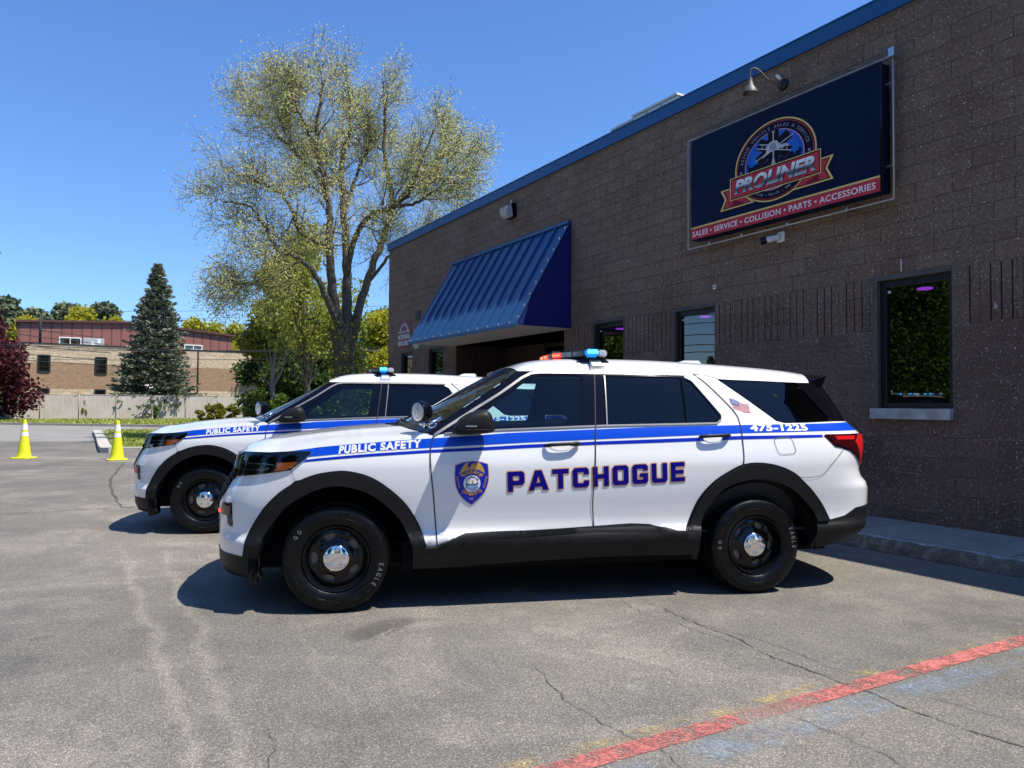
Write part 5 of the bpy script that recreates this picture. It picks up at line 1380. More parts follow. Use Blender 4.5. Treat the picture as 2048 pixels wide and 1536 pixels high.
    # ribbon
    for sx in (1, -1):
        T = [(.604, .574), (.80, .574), (1.15, .304), (.597, .304), (.676, .445)] if sx > 0 else [(2.355, .586), (2.16, .586), (1.80, .309), (2.353, .309), (2.275, .455)]
        lay('ribbon_tail', [T], M['signgold'], .0148, .010); lay('ribbon_tail', [[(cx+(px-cx)*.985, pz) for px, pz in T]], M['signblack'], .0154, -.008); lay('ribbon_tail', [[(cx+(px-cx)*.98, pz) for px, pz in T]], M['signred'], .0160, -.020)
        lay('ribbon_fold', [[(.80, .425), (.80, .31), (1.06, .31)] if sx > 0 else [(2.165, .43), (2.165, .315), (1.92, .315)]], M['signdkred'], .0166)
    lay('lower_disc', [[(cx+.596*math.cos(t), cy+.491*math.sin(t)) for t in np.linspace(R_(180+48), R_(360-48), 26)]], M['signnavy2'], .0170)
    lay('pink_ring', [[(cx+.47*math.cos(t), cy+.392*math.sin(t)) for t in np.linspace(R_(232), R_(308), 20)]+[(cx+.45*math.cos(t), cy+.376*math.sin(t)) for t in np.linspace(R_(308), R_(232), 20)]], M['signpink2'], .0176)
    lay('ribbon', [[(.761, .403), (2.20, .412), (2.20, .720), (.761, .712)]], M['signgold'], .0182); lay('ribbon', [[(.776, .414), (2.188, .424), (2.188, .708), (.776, .701)]], M['signblack'], .0188); lay('ribbon', [[(.792, .428), (2.174, .438), (2.174, .692), (.792, .684)]], M['signred'], .0194)
    V, F = text2d('PROLINER', .045, 1.0, .22); V = fit(V); V = subdivide2d([(.84+1.285*u, .468+.196*v) for u, v in V], F, .04)
    txt([(x+.012, z-.012) for x, z in V[0]], V[1], M['signblack'], .0200, 'lettering_shadow'); txt(V[0], V[1], M['signchrome'], .0208)
    def arc(t, rx, ry, mid, da, size, up, m, d=.0185, bold=.012):
        V, F = arc_letters(t, 0, 0, 1, mid, da, size, up, bold); txt([(cx+rx*x, cy+ry*y) for x, y in V], F, m, d)
    arc('RESCUE VEHICLE SALES & SERVICE', .535, .4415, R_(90), R_(5.35), .122, 1, M['signgrey2'], .0058)
    arc('FIRE \u2022 POLICE \u2022 EMS', .540, .446, R_(-90), R_(3.15), .092, -1, M['signgrey2'], .0178)
    for px, pz in ((.945, .745), (2.027, .755)):
        lay('small_star', [[(px+(.030 if k % 2 == 0 else .012)*math.sin(k*math.pi/5), pz+(.030 if k % 2 == 0 else .012)*math.cos(k*math.pi/5)) for k in range(10)]], M['signgrey2'], .0060)
def sign_materials():
    P = lambda n, c, r=.5: mat(n, c, r, spec=.12)
    M['signnavy'] = P('sign_navy', (.0035, .009, .036)); M['signnavy2'] = P('sign_deep_navy', (.005, .006, .024)); M['signblack'] = P('sign_black', (.006, .005, .010)); M['signred'] = P('sign_red', (.50, .045, .06))
    M['signdkred'] = P('sign_dark_red', (.20, .015, .03)); M['signgold'] = P('sign_gold', (.74, .55, .20)); M['signpink'] = P('sign_lettering', (.82, .74, .76)); M['signpink2'] = P('sign_pink_line', (.60, .30, .42))
    M['signpurple'] = P('sign_purple_edge', (.12, .06, .16)); M['signsilver'] = P('sign_silver', (.50, .52, .55)); M['signgrey'] = P('sign_grey', (.28, .29, .32)); M['signgrey2'] = P('sign_grey_letter', (.30, .30, .36))
    m = P('sign_blue', (.01, .08, .45)); t = NT(m); v = t.coord(); gr = t.n('TexGradient', {0: t.n('Mapping', {'Vector': v, 'Location': (-1.486, 0, -.80), }).outputs[0]}, gradient_type='SPHERICAL')
    t.col(t.ramp(gr.outputs[0], [(.50, (.006, .07, .42)), (.95, (.04, .26, .80))])); M['signblue'] = m
    m = P('sign_chrome_print', (.5, .5, .5), .3); t = NT(m); v = t.coord(); z = t.n('SeparateXYZ', {0: v}).outputs[2]
    t.col(t.ramp(t.math('DIVIDE', t.math('SUBTRACT', z, .468), .196), [(0, (.55, .57, .60)), (.30, (.05, .055, .07)), (.48, (.22, .24, .27)), (.55, (.60, .63, .66)), (1, (.82, .85, .86))])); M['signchrome'] = m
    M['whitemetal'] = mat('white_tube', (.46, .45, .43), .5)
sign_materials(); build_sign()

def build_wall_fixtures():
    # gooseneck lamp over the sign
    a = empty('gooseneck_lamp'); a.matrix_world = WM @ Matrix.Translation((-6.36, 0, 5.70)); tag(a, 'grey gooseneck barn lamp reaching out above the shop sign', 'lamp')
    bm = bmesh.new(); Mw = Matrix.Rotation(R_(90), 4, 'X'); lathe(bm, [(0, .05), (.05, .045), (.075, .02), (.08, 0)], 24, Mw); from_bm('wall_plate', bm, M['wframe'], a, smooth=True)
    bm = bmesh.new(); pts = smooth_line([(0, -.03, 0), (-.04, -.10, .01), (-.09, -.19, .05), (-.13, -.28, .14), (-.165, -.345, .195), (-.20, -.395, .19), (-.21, -.41, .14), (-.21, -.41, .05)], 5)
    tube(bm, pts, .013, 8); from_bm('arm', bm, M['lampmetal'], a)
    bm = bmesh.new(); Ml = Matrix.Translation((-.21, -.41, .05)) @ Matrix.Scale(.80, 4); lathe(bm, [(0, .02), (.035, .02), (.04, 0), (.04, -.05), (.055, -.07), (.058, -.10), (.075, -.125), (.115, -.19), (.125, -.23), (.118, -.228), (.06, -.13), (0, -.11)], 28, Ml); from_bm('shade', bm, M['lampmetal'], a, angle=40)
    bm = bmesh.new(); tube(bm, [(-.02, -.03, .07), (-.08, -.04, .15)], .022, 8); from_bm('photocell', bm, M['cream'], a)
    # security camera
    a = empty('security_camera'); a.matrix_world = WM @ Matrix.Translation((-6.40, 0, 3.66)); tag(a, 'white bullet security camera with black nose below the shop sign', 'camera')
    bm = bmesh.new(); box(bm, -.06, .06, -.035, 0, -.07, .07, bev=.012); from_bm('base', bm, M['wplastic'], a)
    bm = bmesh.new(); d = Vector((-.72, -.66, -.20)).normalized(); Mc = Matrix.Translation((-.03, -.07, -.01)) @ d.to_track_quat('Z', 'Y').to_matrix().to_4x4(); lathe(bm, [(0, -.04), (.035, -.035), (.042, -.02), (.044, .15)], 20, Mc); tube(bm, [(0, -.03, 0), (-.03, -.07, -.01)], .02, 8); from_bm('body', bm, M['wplastic'], a, angle=40)
    bm = bmesh.new(); lathe(bm, [(.046, .13), (.048, .20), (.043, .205), (.036, .19), (0, .185)], 20, Mc); from_bm('nose', bm, M['gloss'], a, angle=40)
    # wall pack light
    a = empty('wall_light'); a.matrix_world = WM @ Matrix.Translation((-13.34, 0, 5.58)) @ Matrix.Scale(.74, 4); tag(a, 'frosted wedge wall light with black back on the block wall above the awning', 'lamp')
    bm = bmesh.new(); prism(bm, [(0, .20), (-.16, .16), (-.10, -.20), (0, -.22)], -.21, .21, axis='x'); from_bm('housing', bm, M['gloss'], a)
    bm = bmesh.new(); prism(bm, [(-.162, .155), (-.36, .05), (-.30, -.17), (-.20, -.235), (-.104, -.205)], -.20, .20, axis='x'); bmesh.ops.bevel(bm, geom=bm.edges[:], offset=.02, segments=2, affect='EDGES'); from_bm('diffuser', bm, M['frost'], a)
    bm = bmesh.new(); tube(bm, [(.02, -.08, .18), (.02, -.08, .30)], .022, 8); from_bm('photocell', bm, M['cream'], a)
    # dealer notice
    a = empty('dealer_notice'); a.matrix_world = WM @ Matrix.Translation((-19.71, -.02, 3.05)); tag(a, 'small maroon and white dealer notice at the far end of the block wall', 'sign')
    bm = bmesh.new(); box(bm, 0, .93, 0, .018, 0, .72); from_bm('notice_panel', bm, M['maroon'], a)
    def T(txt, x0, x1, z0, z1, bold=.02):
        V, F = text2d(txt, bold); V = fit(V); mk('lettering', [(x0+(x1-x0)*u, -.003, z0+(z1-z0)*v) for u, v in V], F, M['wvinyl'], a, smooth=False)
    V, F = arc_letters('REGISTERED', .465, .30, .31, R_(90), R_(15.5), .115, 1, .02); mk('lettering', [(x, -.003, z+.02) for x, z in V], F, M['wvinyl'], a, smooth=False)
    T('STATE OF NEW YORK', .06, .87, .385, .44, .01)
    T('MOTOR VEHICLE', .05, .88, .21, .34); T('RETAIL DEALER', .05, .88, .03, .16)
    a = empty('inspection_sign'); a.matrix_world = WM @ Matrix.Translation((-18.35, -.02, 3.2)); tag(a, 'pale green round sign half hidden behind the left edge of the awning', 'sign')
    bm = bmesh.new(); lathe(bm, [(0, .02), (.27, .02), (.28, 0)], 28, Matrix.Rotation(R_(90), 4, 'X')); s_ = from_bm('sign_disc', bm, M['palegreen'], a)
    bm = bmesh.new(); lathe(bm, [(.20, .022), (.20, .023), (.24, .023), (.24, .022)], 28, Matrix.Rotation(R_(90), 4, 'X')); from_bm('sign_rim', bm, M['gold'], a)
    # roof unit
    a = empty('rooftop_unit'); a.matrix_world = WM @ Matrix.Translation((-11.45, 1.2, 5.80)); tag(a, 'cream metal ventilation unit standing on the workshop roof', 'ventilation unit')
    bm = bmesh.new(); box(bm, 0, .66, 0, .9, 0, 1.16, bev=.02); box(bm, .66, 1.85, -.02, .9, 0, 1.21, bev=.02); from_bm('casing', bm, M['cream'], a)
    bm = bmesh.new(); box(bm, -.03, .65, -.03, .93, 1.162, 1.20); box(bm, .64, 1.88, -.05, .93, 1.212, 1.25); from_bm('lid', bm, M['cream'], a)
    bm = bmesh.new(); box(bm, .08, .58, -.012, -.001, .8, 1.10)
    for x in (1.05, 1.45): box(bm, x-.006, x+.006, -.032, -.021, .5, 1.19)
    from_bm('louvre', bm, M['trim'], a)
M['lampmetal'] = mat('galvanised_lamp', (.115, .105, .09), .55, metal=.2); M['wplastic'] = mat('white_plastic', (.72, .72, .72), .4); M['frost'] = noisy('frosted_diffuser', (.36, .36, .35), (.46, .45, .44), 8, .5)
M['maroon'] = mat('maroon_notice', (.16, .03, .045), .5); M['palegreen'] = mat('pale_green_sign', (.30, .48, .40), .5)
build_wall_fixtures()
# ================================================================== street, verge, island
sheet('street', [(-140, 26), (-11.0, 26), (60, 26), (60, 38), (-12.9, 40.66), (-31.5, 44.9), (-140, 70)], .004, M['road'])
sheet('grass_verge', [(-31.6, 45.2), (-12.9, 41.0), (60, 38.4), (60, 75), (-140, 100), (-140, 70.4)], .03, M['grass'])
def kerb_run(name, pts, w_, h, m, closed=False):
    bm = bmesh.new(); P = [Vector((*p, 0)) for p in pts]; n = len(P); rows = []
    for i, p in enumerate(P):
        a = P[i-1] if (i > 0 or closed) else p; b = P[(i+1) % n] if (i < n-1 or closed) else p
        t = (b-a).normalized(); nn = Vector((-t.y, t.x, 0))*w_/2
        rows.append([bm.verts.new(q) for q in (p+nn, p+nn+Vector((0, 0, h)), p-nn+Vector((0, 0, h)), p-nn)])
    for i in range(n if closed else n-1):
        A, B = rows[i], rows[(i+1) % n]
        for k in range(3): bm.faces.new((A[k], B[k], B[k+1], A[k+1]))
    bmesh.ops.recalc_face_normals(bm, faces=bm.faces[:]); o = from_bm(name, bm, m); o['kind'] = 'structure'
kerb_run('street_kerb', [(-140, 70.2), (-31.5, 45.05), (-12.9, 40.85), (60, 38.2)], .22, .14, M['palekerb'])
isl = [(-19.0, 33.6), (-11.35, 20.6), (-9.6, 20.62), (2.5, 22.5), (2.5, 30.5), (-15.6, 34.2)]
kerb_run('island_kerb', smooth_line([(-19.0, 33.4), (-15.2, 27.0), (-11.65, 20.95), (-11.2, 20.55), (-10.4, 20.62), (-6, 21.3), (3, 22.8)], 4), .32, .15, M['palekerb'])
sheet('grass_island', [(-18.8, 33.6), (-15.05, 27.1), (-11.45, 21.0), (-11.1, 20.7), (-6, 21.5), (3, 23), (8, 30), (-10, 34.5), (-17.5, 35)], .11, M['grass'])
def blades(name, poly, z, n, h, seed, wd=.012):
    rn = np.random.default_rng(seed); P = np.array(poly); lo, hi = P.min(0), P.max(0); pts = np.zeros((0, 2))
    while len(pts) < n:
        q = rn.uniform(lo, hi, (n, 2)); q = q[inside(poly, q[:, 0], q[:, 1])]; pts = np.concatenate([pts, q])
    pts = pts[:n]; a = rn.uniform(0, 2*np.pi, n); hh = h*rn.uniform(.4, 1.2, n); le = rn.normal(0, .45, (n, 2))*hh[:, None]
    d = np.stack([np.cos(a), np.sin(a)], 1)*wd*rn.uniform(.6, 1.6, n)[:, None]
    V = np.zeros((n, 3, 3)); V[:, 0, :2] = pts-d; V[:, 1, :2] = pts+d; V[:, 2, :2] = pts+le; V[:, :, 2] = z; V[:, 2, 2] = z+hh
    o = tri_mesh(name, V, M['blade']); o['kind'] = 'stuff'; return o
def tri_mesh(name, V, m, parent=None):
    """V: n x k x 3 loose polygons"""
    n, k = V.shape[:2]; me = bpy.data.meshes.new(name)
    me.vertices.add(n*k); me.vertices.foreach_set('co', V.reshape(-1).astype(np.float32)); me.loops.add(n*k); me.loops.foreach_set('vertex_index', np.arange(n*k, dtype=np.int32))
    me.polygons.add(n); me.polygons.foreach_set('loop_start', np.arange(0, n*k, k, dtype=np.int32)); me.polygons.foreach_set('loop_total', np.full(n, k, dtype=np.int32))
    me.materials.append(m); me.update(calc_edges=True); me.validate()
    return link(bpy.data.objects.new(name, me), parent)
g1 = blades('grass', [(-18.6, 33.4), (-15.0, 27.3), (-11.35, 21.1), (-6, 21.7), (0, 23), (0, 30), (-10, 34.2), (-17.3, 34.7)], .11, 26000, .10, 3, .022); tag(g1, 'short sunlit grass growing on the kerbed island', 'grass')
g2 = blades('grass', [(-42, 48.5), (-31.6, 45.5), (-12.9, 41.3), (-5, 41), (-8, 60), (-21, 67), (-40, 56)], .03, 30000, .13, 5, .05); tag(g2, 'mown roadside grass in front of the long pale fence', 'grass')

# ================================================================== foliage helpers
def leaf_material(name, cols, rough=.6, trans=.35):
    m = bpy.data.materials.new(name); m.use_nodes = True; t = NT(m); b = t.b; r = t.n('NewGeometry').outputs['Random Per Island']
    c = t.ramp(r, [(i/(len(cols)-1), c) for i, c in enumerate(cols)]); t.col(c); b.inputs['Roughness'].default_value = rough; b.inputs['Specular IOR Level'].default_value = .3
    tr = t.n('BsdfTranslucent', {'Color': c}); mx = t.n('MixShader', {0: trans, 1: b.outputs[0], 2: tr.outputs[0]}); t.l(mx.outputs[0], t.out.inputs[0]); return m
L_ = {'locust': leaf_material('young_locust_leaf', [(.44, .45, .16), (.66, .64, .24), (.78, .70, .20), (.62, .64, .34)], trans=.5),
      'olive': leaf_material('olive_leaf', [(.10, .11, .02), (.22, .22, .035), (.36, .33, .04)]),
      'oliveyellow': leaf_material('olive_yellow_leaf', [(.15, .185, .03), (.29, .32, .05), (.43, .43, .07)], trans=.45),
      'shade': leaf_material('summer_green_leaf', [(.030, .068, .010), (.070, .135, .018), (.15, .21, .03)]),
      'yellow': leaf_material('spring_yellow_leaf', [(.26, .27, .02), (.44, .42, .03), (.56, .49, .04)], trans=.45),
      'dark': leaf_material('dark_green_leaf', [(.020, .045, .010), (.055, .105, .018), (.12, .17, .025)]),
      'mid': leaf_material('mid_green_leaf', [(.05, .10, .015), (.11, .19, .025), (.20, .27, .035)]),
      'maroon': leaf_material('maroon_leaf', [(.045, .008, .014), (.085, .014, .022), (.15, .030, .038)], trans=.3),
      'spruce': leaf_material('blue_spruce_needle', [(.075, .090, .050), (.16, .180, .115), (.30, .32, .22)], trans=.1),
      'pine': leaf_material('pine_needle', [(.06, .085, .04), (.11, .14, .07), (.16, .19, .095)], trans=.15)}
def bark(name, c0, c1):
    m = mat(name, c0, .95, spec=.1); t = NT(m); v = t.coord(); mp = t.n('Mapping', {'Vector': v, 'Scale': (6, 6, 1.1)}); f = t.noise(mp.outputs[0], 3.2, 6, .7)
    t.col(t.ramp(f, [(.32, c0), (.66, c1)])); t.bump(f, .9, .05); return m
M['bark'] = bark('furrowed_bark', (.060, .048, .036), (.19, .16, .125)); M['bark2'] = bark('pale_bark', (.13, .115, .095), (.30, .27, .23)); M['barkd'] = bark('dark_bark', (.03, .025, .02), (.075, .062, .05))
def leaf_quads(P, size, rn, flat=0., long=1.4):
    n = len(P); q = rn.normal(size=(n, 3)); q[:, 2] += flat*3; q /= np.linalg.norm(q, axis=1, keepdims=True)
    r = rn.normal(size=(n, 3)); u = np.cross(q, r); u /= np.linalg.norm(u, axis=1, keepdims=True); v = np.cross(q, u)
    s = size*rn.uniform(.55, 1.35, (n, 1)); u = u*s*long*.5; v = v*s*.5
    return np.stack([P-u, P-v*.9+u*.1, P+u, P+v*.9+u*.1], 1)
def skeleton_mesh(name, segs, m, parent, sides=6):
    """segs: list of (points, radii) tapered tubes"""
    bm = bmesh.new()
    for pts, rad in segs: tube(bm, pts, list(rad), sides if rad[0] > .05 else 4 if rad[0] > .015 else 3, caps=False)
    return from_bm(name, bm, m, parent, smooth=True)
def rvec(rn): v = rn.normal(size=3); return v/np.linalg.norm(v)
def grow(limb, rn, levels, n_side, lens, out, tips, up=.25, wig=.18, start=.25, centre=None, minr=.006):
    """side branches along a limb, recursively; lens = (min, max) branch length per level"""
    pts, rad = limb; P = [np.array(p) for p in pts]
    for k in range(n_side):
        f = start+(1-start)*(k+rn.uniform(.1, .9))/n_side; i = min(int(f*(len(P)-1)), len(P)-2); fr = f*(len(P)-1)-i; p = P[i]*(1-fr)+P[i+1]*fr
        t = P[i+1]-P[i]; t /= np.linalg.norm(t); r0 = min((rad[i]*(1-fr)+rad[i+1]*fr)*rn.uniform(.35, .6), .016*lens[0][1]+.004)
        d = t*rn.uniform(.2, .8)+rvec(rn)*1.0+np.array([0, 0, up])
        if centre is not None: o = p-centre; d += .35*o/(np.linalg.norm(o)+1e-6)
        d /= np.linalg.norm(d); ln = rn.uniform(*lens[0])*(1-.25*f); q = [p]; n = max(4, int(ln/.35)); dd = d.copy()
        for j in range(n):
            dd = dd+rvec(rn)*wig+np.array([0, 0, .04*up]); dd /= np.linalg.norm(dd); q.append(q[-1]+dd*ln/n)
        rr = [max(minr, r0*(1-.85*j/n)) for j in range(n+1)]; out.append((q, rr))
        if levels > 1: grow((q, rr), rn, levels-1, max(4, int(n_side*.75)), lens[1:], out, tips, up, wig, .15, centre, minr)
        else: tips.append(q)

# ================================================================== the big locust
def build_locust():
    rn = np.random.default_rng(12); a = empty('locust_tree', (-6.1, 27, 0)); tag(a, 'tall airy locust tree just leafing out behind the parked cars', 'tree')
    o = np.array([-6.1, 27, 0])
    W_ = lambda l: [np.array(p)-o for p in l]
    limbs = [  # world points, start radius, end radius
        ([(-6.15, 27, 0), (-6.2, 27, 1.6), (-6.22, 27, 3.0), (-6.35, 26.9, 4.2)], .52, .40),
        ([(-6.35, 26.9, 4.0), (-6.75, 26.6, 5.4), (-6.95, 26.4, 7.0), (-6.95, 26.4, 8.3), (-7.2, 26.3, 9.8), (-7.6, 26.2, 11.2), (-7.5, 26.2, 12.6), (-7.3, 26.2, 13.9)], .30, .04),
        ([(-6.2, 27, 3.6), (-6.15, 27.3, 5.2), (-6.25, 27.6, 7.2), (-6.4, 27.8, 8.8), (-6.5, 28.2, 10.6), (-6.2, 28.4, 12.2), (-6.4, 28.5, 14.6)], .33, .04),
        ([(-6.2, 27, 2.6), (-5.75, 27.3, 4.4), (-5.2, 27.6, 6.2), (-4.6, 27.8, 7.6), (-4.25, 28.0, 9.2), (-4.6, 28.2, 10.8), (-4.6, 28.3, 12.4), (-4.7, 28.3, 13.9)], .29, .04),
        ([(-6.22, 27.5, 5.9), (-6.1, 27.2, 6.8), (-5.7, 26.9, 7.9), (-5.0, 26.6, 8.55), (-4.1, 26.4, 8.75), (-3.3, 26.2, 9.5), (-2.8, 26.2, 10.8), (-2.3, 26.1, 11.9)], .20, .03),
        ([(-3.9, 26.4, 8.8), (-2.9, 26.0, 9.0), (-1.9, 25.8, 9.7), (-1.1, 25.8, 10.6)], .11, .02),
        ([(-6.9, 26.5, 7.3), (-7.6, 25.9, 7.5), (-8.3, 25.6, 7.9), (-8.7, 25.4, 8.8), (-9.5, 25.2, 9.5), (-10.6, 25.1, 9.9)], .17, .025),
        ([(-6.6, 26.7, 4.4), (-7.4, 26.0, 6.0), (-8.2, 25.7, 6.8), (-9.2, 25.5, 7.1), (-9.8, 25.3, 8.0), (-10.6, 25.2, 8.8), (-11.7, 25.2, 8.9)], .19, .025),
        ([(-8.2, 25.7, 6.8), (-9.4, 25.4, 6.1), (-10.4, 25.3, 5.9), (-11.2, 25.2, 5.8)], .09, .02),
        ([(-7.0, 26.4, 9.0), (-7.7, 27.0, 10.2), (-8.7, 27.2, 11.1), (-9.6, 27.3, 11.9), (-10.2, 27.3, 12.9)], .15, .02),
        ([(-6.4, 27.7, 8.4), (-6.0, 28.6, 9.8), (-5.4, 29.0, 11.2), (-5.3, 29.2, 12.6)], .14, .02),
        ([(-4.5, 27.9, 8.6), (-3.5, 28.4, 9.6), (-2.6, 28.6, 10.6), (-1.6, 28.7, 11.0)], .12, .02),
        ([(-5.2, 27.6, 6.0), (-4.2, 27.3, 7.0), (-3.2, 27.1, 7.5), (-2.2, 27.0, 7.9)], .11, .02),
        ([(-7.5, 26.2, 11.0), (-8.3, 25.8, 12.4), (-8.8, 25.6, 13.6)], .09, .02), ([(-6.3, 28.0, 9.4), (-7.2, 29.2, 10.6), (-8.2, 29.9, 11.4)], .11, .02)]
    segs, tips, centre = [], [], np.array([0, 0, 8.2])
    for k, (pts, r0, r1) in enumerate(limbs):
        if k > 0: pts = [(x*y/27, y, 1.396+(z-1.396)*y/27) for x, y, z in pts]
        pts = [(-6.2+(x+6.2)*.83, y, z if z < 8.5 else 8.5+(z-8.5)*.93) for x, y, z in pts]; P = smooth_line(W_(pts), 6); P = [np.array(p)+rvec(rn)*.035*(k > 0) for p in P]; n = len(P); r0 *= .68; R = [r0+(r1-r0)*(i/(n-1))**.85 for i in range(n)]
        if k == 0: R = [r*(1+.45*math.exp(-i/3)) for i, r in enumerate(R)]
        segs.append((P, R))
        if k > 0: grow((P, R), rn, 3, 12, ((1.0, 2.0), (.6, 1.3), (.35, .85)), segs, tips, .22, .20, .30, centre)
    skeleton_mesh('trunk', segs, M['bark'], a, 9)
    pts = []
    for q in tips:
        q = np.array(q); n = rn.integers(9, 18); f = rn.uniform(.15, 1.08, n); i = np.minimum((f*(len(q)-1)).astype(int), len(q)-2); fr = (f*(len(q)-1)-i)[:, None]
        pts.append(q[i]*(1-fr)+q[i+1]*fr+rn.normal(0, .20, (n, 3))-np.array([0, 0, .06]))
    P = np.concatenate(pts)
    if len(P) > 88000: P = P[rn.choice(len(P), 88000, False)]
    tri_mesh('crown', leaf_quads(P, .043, rn, 0, 1.8), L_['locust'], a)
    # ivy on the lower trunk
    n = 1300; z = rn.uniform(.1, 4.6, n); ang = rn.uniform(0, 2*np.pi, n); r = (.55+.10*rn.normal(size=n)+.30*np.exp(-((z-2.6)/1.2)**2)*rn.uniform(0, 1, n)**2)
    P = np.stack([-.05-.03*z+r*np.cos(ang), r*np.sin(ang), z], 1); tri_mesh('ivy', leaf_quads(P, .10, rn), L_['olive'], a)
    return a
build_locust()

# ================================================================== other trees
def crown_points(rn, blobs, n, shell=.55):
    """leaf positions in lumpy ellipsoids (centre, radii, weight)"""
    w_ = np.array([b[2] for b in blobs], float); w_ /= w_.sum(); out = []
    for (c, r, _), k in zip(blobs, (w_*n).astype(int)):
        d = rn.normal(size=(k, 3)); d /= np.linalg.norm(d, axis=1, keepdims=True); rad = (shell+(1-shell)*rn.uniform(0, 1, (k, 1))**.6)*(1+.12*rn.normal(size=(k, 1)))
        out.append(np.array(c)+d*rad*np.array(r))
    return np.concatenate(out)
def lumpy(rn, h0, h1, rad, nb, top=.5, squash=.8):
    B = []
    for k in range(nb):
        f = (k+.5)/nb; z = h0+(h1-h0)*f; env = rad*math.sin(math.pi*min(1, .18+.82*f))**.6*(1 if f < top else 1-.55*(f-top)/(1-top)); a = rn.uniform(0, 2*np.pi); q = env*rn.uniform(.25, .8); s = rad*rn.uniform(.26, .46)
        B.append(((q*math.cos(a), q*math.sin(a), z), (s, s, s*squash), s**2))
    return B
def leafy_tree(name, loc, h, rad, leaf, n, lsize, seed, trunk=.2, h0=.25, nb=26, bk='barkd', shell=.45, squash=.8, top=.5):
    rn = np.random.default_rng(seed); a = empty(name, loc); B = lumpy(rn, h*h0, h*.97, rad, nb, top, squash); P = crown_points(rn, B, n, shell)
    segs = []; T = [np.array([rn.normal(0, .03*h*i/8), rn.normal(0, .03*h*i/8), h*.9*i/8]) for i in range(9)]; segs.append((T, [trunk*(1.15-i/8) for i in range(9)]))
    for c, r, _ in B: 
        z = max(h*.12, c[2]*rn.uniform(.45, .8)); i = min(7, int(z/(h*.9)*8)); p = T[i]; q = np.array(c); m_ = (p+q)/2+np.array([0, 0, -.06*h]); segs.append(([p, m_, q], [trunk*.35, trunk*.22, trunk*.07]))
    skeleton_mesh('trunk', segs, M[bk], a, 7)
    tri_mesh('crown', leaf_quads(P, lsize, rn), L_[leaf], a); return a
def copy_to(root, loc, rz, sc, label, group=None):
    c = copy_tree(root); c.location = loc; c.rotation_euler = (0, 0, rz); c.scale = (sc, sc, sc); tag(c, label, None, group); return c
def spruce(loc, h, rad, seed, n_needle=60, name='spruce_tree', leaf='spruce', lsize=.20):
    rn = np.random.default_rng(seed); a = empty(name, loc); segs = [([np.array([0, 0, 0]), np.array([0, 0, h*.5]), np.array([0, 0, h])], [h*.016, h*.010, .01])]; Q = []
    z = h*.04; k = 0
    while z < h*.985:
        f = z/h; env = rad*(1-f)**.78*(1+.12*math.sin(k*2.3))*(.80 if f < .10 else 1); nb = int(7+9*(1-f))
        for j in range(nb):
            ang = rn.uniform(0, 2*np.pi); ln = env*rn.uniform(.72, 1.12); d = np.array([math.cos(ang), math.sin(ang), 0]); m_ = 7
            pts = [np.array([0, 0, z])+d*ln*t+np.array([0, 0, -.28*ln*t+.20*ln*t*t+.10*ln*(1-f)*0]) for t in np.linspace(0, 1, m_)]
            segs.append((pts, [.03*(1-f)+.012]+[.015]*(m_-2)+[.005])) if j % 2 == 0 else None
            n = int(n_needle*(.35+.65*ln/rad)); t = rn.uniform(.18, 1.04, n)**.75; sp = .16*ln*(1.1-t)+.09
            p = np.array([0, 0, z])+d*ln*t[:, None]; p[:, 2] += -.28*ln*t+.20*ln*t*t; side = np.array([-d[1], d[0], 0])
            p += side*(rn.normal(0, 1, n)*sp)[:, None]; p[:, 2] += rn.normal(-.04, .07, n); dr = d*.8+np.array([0, 0, .25])
            u = dr+side*rn.normal(0, .45, n)[:, None]+rn.normal(0, .18, (n, 3)); u /= np.linalg.norm(u, axis=1, keepdims=True); s = lsize*rn.uniform(.6, 1.3, (n, 1))
            v = np.cross(u, rn.normal(size=(n, 3))); v /= np.linalg.norm(v, axis=1, keepdims=True)
            Q.append(np.stack([p-u*s*.5, p-v*s*.22, p+u*s*.6, p+v*s*.22], 1))
        z += .17*(h/13)*(1.25-.4*f); k += 1
    skeleton_mesh('trunk', segs, M['barkd'], a, 7); tri_mesh('crown', np.concatenate(Q), L_[leaf], a); return a
t = spruce((-31.9, 65.2, 0), 14.2, 4.0, 3, 58, lsize=.33); tag(t, 'tall blue green spruce standing behind the pale fence', 'tree')
t = leafy_tree('maple_tree', (-39.3, 53.5, 0), 7.7, 4.6, 'maroon', 30000, .22, 21, .2, .22, 30); tag(t, 'dark maroon maple reaching in at the left edge', 'tree')
# dense mixed growth behind the locust
t = leafy_tree('oak_tree', (-10.2, 36, 0), 10.0, 2.9, 'oliveyellow', 9500, .13, 31, .17, .42, 30, 'bark', .25); tag(t, 'olive oak in new leaf behind the left side of the locust', 'tree')
t = leafy_tree('oak_tree', (-18.3, 60, 0), 8.0, 4.2, 'dark', 30000, .24, 32, .22, .05, 34, 'bark2', .4, top=.7); tag(t, 'dense dark green tree right beside the tan building', 'tree')
t = leafy_tree('oak_tree', (-14.0, 54, 0), 7.6, 3.7, 'dark', 26000, .22, 33, .2, .05, 30, 'bark2', .4, top=.7); tag(t, 'dense dark green tree between the locust trunk and the tan building', 'tree')
t = leafy_tree('oak_tree', (-15.4, 47.0, 0), 10.6, 2.6, 'olive', 17000, .18, 35, .17, .45, 24, 'bark2', .35); tag(t, 'slim pale trunked tree with thin olive crown above the dark trees', 'tree')
t = leafy_tree('elm_tree', (-10.6, 60, 0), 8.5, 3.6, 'yellow', 20000, .22, 34, .2, .06, 30, 'bark', .4); tag(t, 'pale yellow green tree beyond the locust beside the workshop corner', 'tree')
